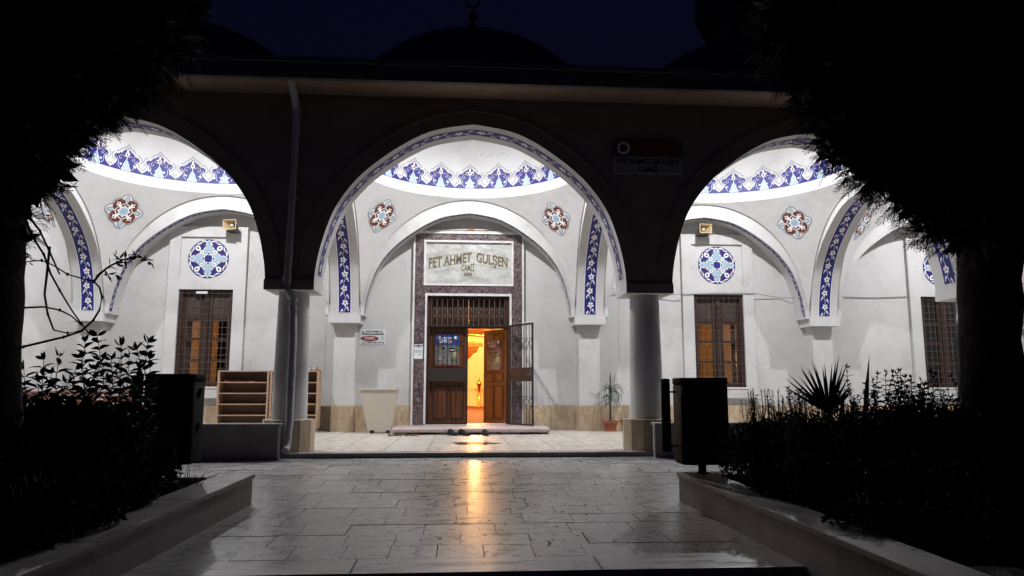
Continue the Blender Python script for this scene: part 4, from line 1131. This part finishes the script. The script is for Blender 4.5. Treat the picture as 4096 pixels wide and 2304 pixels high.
# horn loudspeakers
def horn(x, z, lb, yaw=0):
    e = empty('loudspeaker', (x, YP, z), lb, 'loudspeaker', 'horn loudspeakers above the windows', local=True, rz=yaw)
    mb = MB()
    def rq(w2, h2, y): return [(-w2, y, -h2), (w2, y, -h2), (w2, y, h2), (-w2, y, h2)]
    vs = rq(.04, .035, -.05)+rq(.07, .055, -.14)+rq(.135, .095, -.26)+rq(.142, .102, -.262)+rq(.142, .102, -.275)+rq(.128, .088, -.275)+rq(.06, .045, -.15)+rq(.035, .03, -.06)
    fs = []
    for l in range(7):
        for j in range(4): fs.append((l*4+j, l*4+(j+1) % 4, l*4+4+(j+1) % 4, l*4+4+j))
    mb.faces(vs, fs, 'beige_plastic'); mb.build('horn', e)
    mb = MB(); T = Matrix.Rotation(PI/2, 4, 'X'); mb.lathe([(.001, -.01), (.055, 0), (.06, .05), (.04, .07), (.001, .075)], 'grille', (0, -.0, 0), 16, T=T); mb.build('driver', e)
    mb = MB(); mb.lathe([(.03, .06), (.038, .16), (.02, .20), (.001, .205)], 'white_plastic', (0, 0, 0), 14, T=T); mb.build('diffuser', e)
    mb = MB(); mb.box(-.1, .1, -.03, .005, -.125, -.10, 'grille'); mb.box(-.1, -.08, -.18, -.03, -.125, -.10, 'grille'); mb.box(.08, .1, -.18, -.03, -.125, -.10, 'grille'); mb.build('bracket', e)
c = px(586, 567, 15.15); horn(c.x, c.z, 'beige horn loudspeaker above the left window', -.15)
c = px(1768, 577, 15.15); horn(c.x, c.z, 'beige horn loudspeaker above the right window', .12)

# security cameras
def cctv(p, d, lb, k='white_plastic', s=1):
    e = empty('security_camera', tuple(p), lb, 'camera', 'cctv cameras on the piers', local=True)
    d = Vector(d).normalized(); o = Vector((0, 0, 0))
    mb = MB(); mb.tube([o-d*.09*s, o+d*.07*s], .032*s, k, 14); mb.tube([o-d*.05*s+Vector((0, 0, .012)), o+d*.10*s+Vector((0, 0, .012))], .036*s, k, 10); mb.build('housing', e)
    mb = MB(); mb.tube([o+d*.07*s, o+d*.085*s], .03*s, 'black_plastic', 14); mb.build('lens', e)
    mb = MB(); mb.tube([o-d*.03*s, o+Vector((0, .05*s, -.06*s)), o+Vector((0, .12*s, -.09*s)), o+Vector((0, .16*s, -.09*s))], .012*s, k, 8); mb.box(-.035*s, .035*s, .14*s, .17*s, -.14*s, -.05*s, k); mb.build('bracket', e)
cctv(px(1531, 722, 15.15), (.85, -.5, -.18), 'white bullet security camera right of the entrance arch', s=1.25)
cctv(px(2046, 705, 14.95), (-.9, -.4, -.05), 'small white security camera at the far right pier', s=1.0)
# cables
mb = MB(); P = [px(1540, 739, 15.38), px(1600, 742, 15.38), px(1700, 741, 15.30), px(1800, 737, 15.30), px(1895, 738, 15.30), px(1960, 749, 15.39), px(2030, 750, 15.2), px(2050, 738, 14.86), px(2110, 740, 14.86), px(2125, 747, 15.39), px(2200, 749, 15.39), px(2280, 746, 15.39)]
mb.tube(P, .008, 'wire', 6); tag(mb.build('wall_cable'), 'thin grey cable running along the wall beside the right window', 'cable')
# bench
e = empty('bench', (-7.55, 14.8, ZF), 'brown slatted bench against the wall at far left', 'bench')
for i in range(4):
    mb = MB(); z = .50+.085*i; mb.box(-8.85, -6.25, 14.98+.01*i, 15.01+.01*i, z, z+.06, 'benchw', .005); mb.build('back_slat', e)
for i in range(4):
    mb = MB(); y = 14.55+.11*i; mb.box(-8.85, -6.25, y, y+.09, .40, .43, 'benchw', .005); mb.build('seat_slat', e)
for x in (-8.6, -6.5):
    for y in (14.58, 14.92): mb = MB(); mb.box(x-.03, x+.03, y, y+.05, ZF, .40, 'iron'); mb.build('leg', e)
    mb = MB(); mb.box(x-.025, x+.025, 15.04, 15.07, .3, .84, 'iron'); mb.build('back_post', e)

# signs, notices and posters
e = empty('camera_sign', (-1.98, YW-.012, 1.93), 'white surveillance notice with a red oval left of the door', 'sign')
fs_ = lambda off: (lambda a, b: (a, YW-.012-off, b))
mb = MB(); mb.box(-2.236, -1.722, YW-.012, YW-.002, 1.775, 2.085, 'sign_white'); mb.build('board', e)
mb = MB(); f0 = fs_(.0015)
mb.poly([(-2.045+.187*math.cos(a), 1.897+.06*math.sin(a)) for a in [2*PI*i/40 for i in range(40)]], f0, 'sign_red'); mb.build('red_oval', e)
mb = MB(); f1 = fs_(.003)
text_mb(mb, '24 SAAT KAMERA', .045, lambda a, b: f1(-1.98+a, 2.028+b), 'ink', .285, bold=.0018)
text_mb(mb, 'SİSTEMİ İLE İZLENMEKTEDİR', .042, lambda a, b: f1(-1.98+a, 1.975+b), 'ink', .465, bold=.0018)
text_mb(mb, 'FEY&MİN', .055, lambda a, b: f1(-2.045+a, 1.895+b), 'white', .20, bold=.001)
text_mb(mb, 'BİLGİSAYAR & GÜVENLİK', .026, lambda a, b: f1(-2.045+a, 1.865+b), 'white', .27)
text_mb(mb, '7', .036, lambda a, b: f1(-1.80+a, 1.908+b), 'ink'); text_mb(mb, '24', .036, lambda a, b: f1(-1.76+a, 1.872+b), 'ink')
mb.stroke([(-1.815, 1.868), (-1.768, 1.94)], .006, f1, 'ink')
text_mb(mb, 'Gsm: 0537 891 50 23', .045, lambda a, b: f1(-1.98+a, 1.797+b), 'ink', .47, bold=.0012)
mb.poly([(-2.205, 2.065), (-2.18, 2.04), (-2.15, 2.035), (-2.15, 2.022), (-2.19, 2.02), (-2.205, 2.04)], f1, 'ink'); mb.poly([(-1.80+.018*math.cos(a), 2.045+.022*math.sin(a)) for a in [2*PI*i/16 for i in range(16)]], f1, 'grey')
mb.build('lettering', e)
e = empty('paper_notice', (-1.03, YQ-.004, 1.63), 'white paper notice with blue heading on the purple door frame', 'notice')
mb = MB(); mb.box(-1.122, -.938, YQ-.006, YQ-.003, 1.48, 1.78, 'sign_white'); mb.build('sheet', e)
mb = MB(); f2 = lambda a, b: (a, YQ-.0075, b)
mb.poly([(-1.118, 1.735), (-.942, 1.735), (-.942, 1.757), (-1.0, 1.76), (-1.03, 1.775), (-1.06, 1.76), (-1.118, 1.757)], f2, 'poster_blue')
mb.stroke([(-1.07, 1.715), (-.98, 1.715)], .009, f2, 'ink')
for i in range(5): mb.stroke([(-1.10, 1.66-.012*i), (-.955, 1.66-.012*i)], .004, f2, 'grey')
for i in range(3): mb.stroke([(-1.04, 1.58-.012*i), (-.955, 1.58-.012*i)], .004, f2, 'grey')
mb.build('print', e)
def poster(parent_T, W, H, lb):
    e = empty('poster', (0, 0, 0), lb, 'poster', 'posters on the door leaves', local=True); e.matrix_world = parent_T
    mb = MB(); mb.box(-W/2, W/2, -.003, 0, 0, H, 'poster_grey'); mb.build('sheet', e)
    mb = MB(); f = lambda o: (lambda a, b: (a*W, -.003-o, b*H))
    mb.poly([(-.5, .66), (.5, .66), (.5, 1), (-.5, 1)], f(.001), 'poster_blue')
    mb.poly([(-.5, 0), (.5, 0), (.5, .045), (-.5, .045)], f(.001), 'sign_red')
    mb.poly([(.10, .73), (.22, .73), (.22, .83), (.10, .83)], f(.002), 'poster_or')
    for cx_, k in ((-.36, 'cream'), (.36, 'white')): mb.poly([(cx_+.07*math.cos(a), .905+.05*math.sin(a)) for a in [2*PI*i/16 for i in range(16)]], f(.002), k)
    mb.poly([(-.36+.045*math.cos(a), .905+.032*math.sin(a)) for a in [2*PI*i/12 for i in range(12)]], f(.003), 'sign_red')
    for i, (a, b) in enumerate(((-.2, .2), (-.25, .22))): mb.stroke([(a, .91-.03*i), (b, .91-.03*i)], .012, f(.002), 'white')
    mb.poly([(.08, .46), (.35, .46), (.33, .58), (.10, .58)], f(.002), 'ink'); mb.poly([(.12, .50), (.31, .50), (.31, .525), (.12, .525)], f(.003), 'white')
    for i, k in enumerate(('sign_red', 'ink', 'sign_red', 'poster_blue')): mb.poly([(-.45, .20+.035*i), (-.12, .20+.035*i), (-.12, .228+.035*i), (-.45, .228+.035*i)], f(.002), k); mb.stroke([(-.42, .213+.035*i), (-.16, .213+.035*i)], .008, f(.003), 'white')
    mb.poly([(.33+.12*math.cos(a), .36+.10*math.sin(a)) for a in [2*PI*i/16 for i in range(16)]], f(.002), 'poster_y')
    mb.poly([(-.32+.06*math.cos(a), .70+.035*math.sin(a)) for a in [2*PI*i/12 for i in range(12)]], f(.002), 'sign_red')
    mb.poly([(-.15+.05*math.cos(a), .56+.035*math.sin(a)) for a in [2*PI*i/12 for i in range(12)]], f(.002), 'ink')
    for i in range(9):
        a = -.42+.1*i; mb.stroke([(a, .05), (a+.03, .12+.05*(i % 3)), (a+.06, .05)], .02, f(.0015), 'poster_y' if i % 2 else 'grille')
    text_mb(mb, 'UMRE', .105, lambda a, b: (a-.13*W, -.0055, b+.735*H), 'white', .19)
    mb.build('print', e); return e
poster(Matrix.Translation((-.435, YD-.016, 1.335)), .49, .66, 'blue and grey poster on the closed left door leaf')
ang = -math.radians(56)
Rm = Matrix.Translation((.80, YD, .145)) @ Matrix.Rotation(ang, 4, 'Z') @ Matrix.Translation((-.42, -.017, 1.10))
poster(Rm, .48, .68, 'blue and grey poster on the half-open right door leaf')
# name board on the facade
e = empty('name_board', (2.51, YF0-.02, 4.18), 'dark red and white name board on the shadowed facade', 'sign')
mb = MB(); mb.box(2.01, 3.01, YF0-.03, YF0-.002, 4.188, 4.43, 'sign_red_d'); mb.box(2.01, 3.01, YF0-.03, YF0-.002, 3.935, 4.187, 'sign_old'); mb.build('board', e)
mb = MB(); f3 = lambda a, b: (a, YF0-.0325, b)
mb.stroke([(2.16+.078*math.cos(a), 4.31+.078*math.sin(a)) for a in [2*PI*i/32 for i in range(33)]], .03, f3, 'white')
text_mb(mb, 'YÜREĞİR MÜFTÜLÜĞÜ', .07, lambda a, b: f3(2.62+a, 4.285+b), 'red', .68)
text_mb(mb, 'FET AHMET GÜLŞEN', .10, lambda a, b: f3(2.51+a, 4.085+b), 'ink', .90, bold=.002)
text_mb(mb, 'CAMİİ', .10, lambda a, b: f3(2.51+a, 3.965+b), 'ink', .28, bold=.002)
mb.build('lettering', e)
# leaf litter and water stain bits on the courtyard
mb = MB(); rl = random.Random(11)
for i in range(190):
    x = rl.gauss(.9, 1.0); yy = rl.uniform(5.2, 9.6); 
    if abs(x) > 2.6: continue
    s = rl.uniform(.008, .022); a = rl.uniform(0, 6.3); z = zg(yy)+.006
    if i % 30 == 0: s *= 2.2
    d = Vector((math.cos(a), math.sin(a), 0)); q = Vector((-d.y, d.x, 0)); c = Vector((x, yy, z))
    mb.face([c-d*s, c+q*s*.4+Vector((0, 0, s*.4)), c+d*s+Vector((0, 0, s*.2)), c-q*s*.4+Vector((0, 0, .001))], 'dead')
tag(mb.build('leaf_litter'), 'small dry leaves scattered over the courtyard paving', 'dry leaves', kind='stuff')

# ================================================================ VEGETATION
class LB:
    """leaf batch: diamonds collected as arrays"""
    def __init__(s): s.v = []; s.f = []; s.n = 0
    def leaf(s, base, d, nrm, L, W, fold=.15):
        d = d.normalized(); side = d.cross(nrm)
        if side.length < 1e-5: side = d.cross(Vector((1, .3, .2)))
        side.normalize(); up = side.cross(d)
        mid = base+d*L*.45
        s.v += [base, mid+side*W*.5+up*W*fold, base+d*L, mid-side*W*.5+up*W*fold]; b = s.n
        s.f += [(b, b+1, b+2), (b, b+2, b+3)]; s.n += 4
    def ovate(s, base, d, nrm, L, W, fold=.2):
        d = d.normalized(); side = d.cross(nrm)
        if side.length < 1e-5: side = d.cross(Vector((1, .3, .2)))
        side.normalize(); up = side.cross(d); b = s.n
        curl = up*(-L*.18)
        s.v += [base, base+d*L*.28+side*W*.42+up*W*fold, base+d*L*.62+side*W*.45+up*W*fold+curl*.4, base+d*L+curl, base+d*L*.62-side*W*.45+up*W*fold+curl*.4, base+d*L*.28-side*W*.42+up*W*fold, base+d*L*.3, base+d*L*.65+curl*.3]
        s.f += [(b, b+1, b+6), (b, b+6, b+5), (b+1, b+2, b+7, b+6), (b+6, b+7, b+4, b+5), (b+2, b+3, b+7), (b+7, b+3, b+4)]; s.n += 8
    def build(s, name, k, parent):
        me = bpy.data.meshes.new(name); me.from_pydata([tuple(p) for p in s.v], [], s.f); me.materials.append(M[k]); me.update()
        return link(name, me, parent)
rv = random.Random(21)
def rdir(zb=0):
    while True:
        v = Vector((rv.uniform(-1, 1), rv.uniform(-1, 1), rv.uniform(-1, 1)))
        if .05 < v.length < 1: v.normalize(); v.z += zb; return v.normalized()
def spray(lb, p, d, L, n=9, wd=.011):
    """flat feathery conifer spray"""
    d = d.normalized(); nr = rdir(); side = d.cross(nr); side.normalize()
    lb.leaf(p, d, nr, L, wd*.8)
    for i in range(n):
        f = (i+.6)/n; b = p+d*L*f*.9; l = L*.55*(1-f*.65)
        for sg in (-1, 1):
            q = (d*.8+side*sg*.75+rdir()*.25).normalized(); lb.leaf(b, q, nr, l*rv.uniform(.7, 1.1), wd, .1)
            if i % 2 == 0: lb.leaf(b+q*l*.4, (q+d*.6+rdir()*.3), nr, l*.5, wd*.8, .1)
def conifer(name, lb_text, base, trunk, tr, clumps, sprays):
    e = empty(name, tuple(base), lb_text, 'tree', 'conifers framing the view')
    mb = MB(); P = [Vector(p) for p in trunk]; n = 18
    Q = []; Rr = []
    for i in range(len(P)-1):
        for j in range(5):
            t = j/5; Q.append(P[i].lerp(P[i+1], t)+Vector((rv.uniform(-.01, .01), rv.uniform(-.01, .01), 0))); Rr.append((tr[i]+(tr[i+1]-tr[i])*t)*rv.uniform(.96, 1.04))
    Q.append(P[-1]); Rr.append(tr[-1]); mb.tube(Q, Rr, 'bark', n); mb.build('trunk', e)
    top = Q
    for (c, r) in clumps:
        mb = MB()
        c = Vector(c); a = min(top, key=lambda q: (q-c).length+max(0, q.z-c.z)*.5); mid = a.lerp(c, .5)+Vector((0, 0, .08))
        mb.tube([a, mid, c], [.035, .022, .008], 'bark', 6); mb.build('limb', e)
    b = LB(); tot = sum(r**2 for c, r in clumps)
    for c, r in clumps:
        c = Vector(c); m_ = int(sprays*r**2/tot)
        for i in range(m_):
            d = rdir(); q = rv.random()**.45*r; p = c+Vector((d.x*q, d.y*q*.8, d.z*q))
            dd = (d+Vector((0, 0, -.25))+rdir()*.5)
            far_ = q > .8*r
            spray(b, p, dd, rv.uniform(.10, .21) if far_ else rv.uniform(.07, .14), 9 if far_ else 7, .006 if far_ else .0085)
        for i in range(int(m_*.55)):      # inner dense foliage
            d = rdir(); q = rv.random()**.5*r*.66; b.leaf(c+d*q, rdir(), rdir(), rv.uniform(.12, .2), rv.uniform(.06, .11))
    b.build('crown', 'needle', e)
P_ = lambda x, y, Y: px(x, y, Y)
def cl(L): return [(P_(x, y, Y), r) for x, y, Y, r in L]
# right conifer
tY = 5.4; tb = P_(2495, 1250, tY)
conifer('conifer_tree', 'dark conifer tree with thick trunk on the right', (tb.x, tY, zg(tY)+.15),
        [(tb.x+.03, tY, zg(tY)+.1), tuple(P_(2497, 1150, tY)), tuple(P_(2490, 850, tY)), tuple(P_(2490, 600, tY)), tuple(P_(2480, 300, tY)), tuple(P_(2470, -200, tY)), tuple(P_(2460, -700, tY))], [.25, .225, .215, .225, .20, .15, .08],
        cl([(1990, 30, 5.8, .34), (2130, 60, 5.6, .42), (2300, 40, 5.4, .55), (2500, 80, 5.3, .62), (2025, 165, 5.7, .26), (2130, 210, 5.5, .42), (2330, 230, 5.3, .52), (2530, 300, 5.2, .5),
            (2110, 360, 5.3, .19), (2200, 370, 5.3, .33), (2340, 420, 5.2, .40), (2500, 470, 5.1, .38), (2200, 445, 5.2, .13), (2295, 480, 5.2, .19), (2370, 535, 5.1, .18), (2335, 580, 5.1, .09), (2420, 570, 5.0, .22),
            (2070, -120, 5.7, .5), (2350, -150, 5.4, .7), (2600, 150, 5.2, .5), (2085, 270, 5.5, .23), (1965, 110, 5.8, .22), (2600, -100, 5.2, .6), (2560, 560, 5.3, .22)]), 14000)
# left conifer
tY = 5.0; tb = P_(-30, 1250, tY)
conifer('conifer_tree', 'dark conifer tree at the left edge of the view', (tb.x, tY, zg(tY)+.15),
        [(tb.x, tY, zg(tY)+.1), tuple(P_(-28, 1100, tY)), tuple(P_(-22, 900, tY)), tuple(P_(-18, 650, tY)), tuple(P_(0, 350, tY)), tuple(P_(10, 0, tY)), tuple(P_(20, -500, tY))], [.20, .185, .175, .18, .17, .14, .08],
        cl([(60, 60, 5.4, .55), (230, 40, 5.5, .55), (400, 10, 5.7, .32), (360, 110, 5.6, .34), (425, 70, 5.7, .16), (240, 170, 5.4, .42), (90, 220, 5.2, .42), (318, 190, 5.5, .20), (232, 245, 5.4, .20), (120, 292, 5.2, .23), (195, 315, 5.3, .12), (128, 368, 5.2, .15), (60, 340, 5.0, .28), (85, 415, 5.1, .15), (140, 425, 5.2, .07), (50, 450, 5.0, .17), (95, 465, 5.1, .06), (20, 530, 5.0, .12), (35, 610, 5.0, .06),
            (60, -120, 5.4, .6), (320, -90, 5.6, .6), (-60, 100, 5.0, .6), (262, 288, 5.4, .07)]), 12000)

def leafy(name, lab, base, stems, leafL, leafW, k, gap, cat='shrub', grp=None, pairs=True, fill=None):
    """stems: list of point lists; leaves along them; fill = (clumps, count, L, W)"""
    e = empty(name, tuple(base), lab, cat, grp)
    mb = MB(); b = LB()
    for st in stems:
        st = [Vector(p) for p in st]; mb.tube(st, [.009*(1-.75*i/(len(st)-1)) for i in range(len(st))], 'twig', 5)
        acc = 0; par = 0
        for a, c in zip(st, st[1:]):
            seg = c-a; n = max(1, int(seg.length/gap)); t = seg.normalized(); par += 1
            for i in range(n):
                acc += 1; p = a+seg*(i/n); ax = t.cross(Vector((math.cos(acc*1.35), math.sin(acc*1.35), .1))).normalized()
                for sg in ((-1, 1) if pairs else (1,)):
                    L = leafL*rv.uniform(.7, 1.15); b.ovate(p, (t*.55+ax*sg+Vector((0, 0, rv.uniform(-.35, .2)))), (t+rdir()*.5), L, leafW*rv.uniform(.8, 1.1), .22)
        for i in range(4): b.ovate(st[-1], (t+rdir()*.9), rdir(), leafL*.68, leafW*.62, .2)
    if fill:
        for c, r, sq, n, L, W in fill:
            c = Vector(c)
            for i in range(n):
                d = rdir(); q = rv.random()**.45*r; p = c+Vector((d.x*q, d.y*q, d.z*q*sq)); b.leaf(p, (d+rdir()*.8+Vector((0, 0, .2))), rdir(), L*rv.uniform(.6, 1.2), W*rv.uniform(.7, 1.1), .2)
    if mb.v: mb.build('stem', e)
    b.build('foliage', k, e); return e
def stem_to(x, y, Y, bx=None, wob=.05, n=6):
    top = P_(x, y, Y); z0 = zg(Y)+.17; b0 = Vector((top.x+(bx if bx is not None else rv.uniform(-.12, .12)), Y+rv.uniform(-.05, .1), z0))
    for q in (b0, top): q.x = max(q.x, 2.32) if q.x > 0 else min(q.x, -2.42)
    return [b0.lerp(top, i/n)+Vector((rv.uniform(-wob, wob), rv.uniform(-wob, wob), 0))*(1 if 0 < i < n else 0) for i in range(n+1)]
# left bed: large leaved shrub
tops = [(150, 895), (110, 905), (215, 860), (245, 845), (255, 905), (305, 870), (345, 880), (372, 862), (360, 930), (300, 930), (190, 930), (60, 930), (45, 985), (330, 985), (275, 960), (225, 975), (130, 940), (95, 960), (170, 965), (205, 900), (280, 905), (325, 900), (350, 960), (240, 930), (310, 965), (375, 905)]
leafy('leafy_shrub', 'tall large-leaved shrub in the left planter', px(220, 1200, 5.6), [stem_to(x, y, rv.uniform(5.4, 5.9)) for x, y in tops], .115, .05, 'leaf', .05, grp=None)
def mound(x, y, Y, r, n, L, W, sq=.8): return (P_(x, y, Y), r, sq, n, L, W)
leafy('dense_shrub', 'dense dark bush filling the left planter', px(150, 1250, 5.2), [stem_to(rv.uniform(20, 390), rv.uniform(985, 1060), rv.uniform(5.1, 6.0)) for i in range(26)], .05, .018, 'leaf', .03,
      fill=[mound(40, 1110, 5.4, .36, 2600, .06, .03), mound(160, 1110, 5.5, .36, 2800, .06, .03), mound(270, 1110, 5.7, .34, 2600, .06, .03), mound(350, 1140, 5.9, .26, 1700, .06, .025), mound(60, 1230, 4.9, .34, 2200, .06, .03), mound(200, 1210, 5.2, .34, 2400, .06, .03), mound(320, 1200, 5.6, .26, 1600, .05, .025), mound(400, 1180, 6.0, .15, 700, .05, .02), mound(90, 1300, 4.5, .26, 1500, .06, .03), mound(20, 1330, 4.3, .24, 1300, .06, .03), mound(230, 1265, 4.9, .22, 1200, .05, .025), mound(340, 1235, 5.5, .14, 700, .05, .02), mound(-60, 1150, 5.0, .4, 2600, .06, .03)])
# grass tuft on the coping edge
mbg = empty('grass_tuft', tuple(px(470, 1225, 6.35)), 'thin grass tuft at the end of the left planter', 'grass tuft')
mb = MB()
for i in range(60):
    b0 = px(rv.uniform(415, 510), 1218, rv.uniform(6.2, 6.6)); b0.z = zg(b0.y)+.2
    strap(mb, b0, rv.uniform(0, 6.3), rv.uniform(.7, 1.5), rv.uniform(.12, .30), .006, rv.uniform(.2, 1.6), 'leaf', 5)
mb.build('blade', mbg)
# climbing vine on the left trunk
e = empty('climbing_vine', tuple(px(30, 880, 5.0)), 'bare vine stems with a few leaves looping out from the left trunk', 'vine')
V = [[(20, 884), (60, 872), (110, 860), (160, 848), (205, 833), (235, 805), (250, 780), (257, 748), (250, 722), (236, 708), (205, 700), (170, 690), (135, 668), (105, 655), (80, 657), (60, 660)],
     [(40, 505), (62, 550), (85, 600), (110, 640), (128, 690), (150, 730), (180, 780), (205, 815), (225, 840)], [(20, 778), (60, 774), (110, 772), (150, 780), (180, 795), (205, 818)],
     [(125, 620), (118, 690), (112, 740), (120, 790), (135, 830), (170, 838), (200, 832)], [(60, 530), (100, 580), (128, 640), (150, 690)], [(236, 708), (252, 688), (275, 670), (305, 655), (340, 645), (385, 655)], [(45, 470), (90, 455), (140, 470), (195, 470)]]
b = LB()
for i, v in enumerate(V):
    mb = MB(); pts = [px(x, y, 5.0+.05*i) for x, y in v]; mb.tube(pts, [.0085*(1-.55*j/len(pts)) for j in range(len(pts))], 'twig', 6)
    for p in pts[1:-1:2]: mb.lathe([(.001, -.014), (.012, 0), (.001, .014)], 'twig', p, 6)
    mb.build('stem', e)
for (x, y) in [(262, 680), (275, 668), (290, 663), (300, 652), (315, 652), (330, 646), (345, 648), (360, 652), (270, 690), (290, 690), (310, 670), (375, 656), (320, 640), (290, 645), (60, 655), (75, 660), (150, 465), (185, 470), (120, 455)]:
    p = px(x, y, 5.25)
    for q in range(3): b.leaf(p, rdir(-.2), rdir(), rv.uniform(.05, .085), .022, .2)
b.build('leaf', 'leaf', e)
# right bed: rosemary, fan palm, privet, ground mass
def spiky(name, lab, tops, Y, cat='shrub'):
    e = empty(name, tuple(px(tops[0][0], 1180, Y)), lab, cat); mb = MB(); b = LB()
    for (x, y) in tops:
        st = stem_to(x, y, Y+rv.uniform(-.25, .25), wob=.02); mb.tube(st, [.006*(1-.7*i/(len(st)-1)) for i in range(len(st))], 'twig', 5)
        for a, c in zip(st[1:], st[2:]):
            n = int((c-a).length/.011)
            for i in range(n):
                p = a.lerp(c, i/n); t = (c-a).normalized()
                for q in range(2): b.leaf(p, rdir()+t*.7, t, rv.uniform(.02, .036), .0065, .1)
    mb.build('stem', e); b.build('needle_leaf', 'leaf', e); return e
spiky('rosemary_bush', 'spiky rosemary bush beside the right litter bin', [(max(1862, rv.gauss(1905, 45)), rv.uniform(975, 1070)) for i in range(60)]+[(1865, 1000), (1884, 985), (1878, 978), (1990, 985), (2005, 975), (1960, 1010)], 6.2)
spiky('rosemary_bush', 'spiky rosemary bush in front of the fan palm', [(rv.gauss(2040, 60), rv.uniform(975, 1070)) for i in range(60)], 5.9)
e = empty('fan_palm', tuple(px(2075, 1150, 5.9)), 'small fan palm with stiff pointed fronds in the right planter', 'palm')
mb = MB(); c = px(2085, 1040, 5.9)
for i in range(24):
    a = math.radians(150-110*i/23); L = .47*rv.uniform(.85, 1.05)*(1 if i < 18 else .7); d = Vector((math.cos(a), rv.uniform(-.25, .05), math.sin(a)))
    base = c+d*.02; tip = c+d*L; side = d.cross(Vector((0, 1, 0))).normalized()*.013
    mid = base.lerp(tip, .45); mb = MB()
    mb.faces([base-side*.5, mid-side, tip, mid+side, base+side*.5, mid+Vector((0, -.008, 0))], [(0, 1, 5), (1, 2, 5), (2, 3, 5), (3, 4, 5), (4, 0, 5)], 'leaf'); mb.build('frond', e)
mb = MB(); z0 = zg(5.9)+.15; mb.tube([(c.x+.05, 5.95, z0), (c.x+.03, 5.92, (z0+c.z)/2), tuple(c)], [.02, .014, .01], 'leaf', 6)
mb.build('petiole', e)
mb = MB()
for (x, y) in ((2125, 975), (2150, 990), (2187, 892)):
    t_ = px(x, y, 5.8); b0 = Vector((px(x-15, 1100, 5.8).x, 5.8, px(2150, 1100, 5.8).z)); d = (t_-b0); s_ = d.cross(Vector((0, 1, 0))).normalized()*.022; m_ = b0.lerp(t_, .5)
    mb = MB(); mb.faces([b0-s_*.6, m_-s_, t_, m_+s_, b0+s_*.6], [(0, 1, 3, 4), (1, 2, 3)], 'leaf'); mb.build('old_frond', e)
leafy('privet_shrub', 'privet shrub with rows of small paired leaves in the right planter', px(2270, 1150, 5.5),
      [stem_to(2130, 925, 5.6, .28)]+[stem_to(rv.gauss(2275, 55), rv.uniform(935, 1040), rv.uniform(5.3, 5.8)) for i in range(60)]+[stem_to(rv.uniform(2130, 2430), rv.uniform(985, 1060), rv.uniform(5.2, 5.9)) for i in range(30)]+[stem_to(2395, 1000, 5.3, 0), stem_to(2405, 1010, 5.3, 0), stem_to(2380, 1030, 5.3, 0), stem_to(2265, 935, 5.5), stem_to(2195, 960, 5.5)], .056, .022, 'leaf', .034)
leafy('dense_shrub', 'low dark bush covering the bed of the right planter', px(2100, 1300, 5.3), [stem_to(rv.uniform(1850, 2430), rv.uniform(975, 1080), rv.uniform(5.2, 6.2)) for i in range(80)], .04, .014, 'leaf', .022,
      fill=[mound(1880, 1130, 6.1, .26, 2000, .05, .018), mound(1985, 1115, 5.9, .30, 2400, .05, .02), mound(2090, 1115, 5.8, .33, 2600, .05, .022), mound(2210, 1115, 5.6, .33, 2600, .05, .025), mound(2320, 1105, 5.4, .33, 2600, .05, .025), mound(2420, 1110, 5.2, .30, 2200, .05, .025),
            mound(1960, 1210, 5.7, .22, 1500, .05, .02), mound(2060, 1225, 5.4, .28, 2000, .05, .02), mound(2180, 1240, 5.1, .32, 2200, .05, .025), mound(2320, 1240, 4.9, .34, 2400, .05, .025), mound(2450, 1240, 4.8, .34, 2200, .05, .025), mound(2160, 1310, 4.6, .20, 1200, .05, .02), mound(2280, 1340, 4.5, .24, 1400, .05, .02), mound(2420, 1340, 4.4, .28, 1600, .05, .025), mound(2540, 1200, 5.0, .4, 2400, .05, .03), mound(2530, 1380, 4.3, .25, 1400, .05, .025), mound(1850, 1180, 6.2, .12, 500, .04, .015)])
finish()
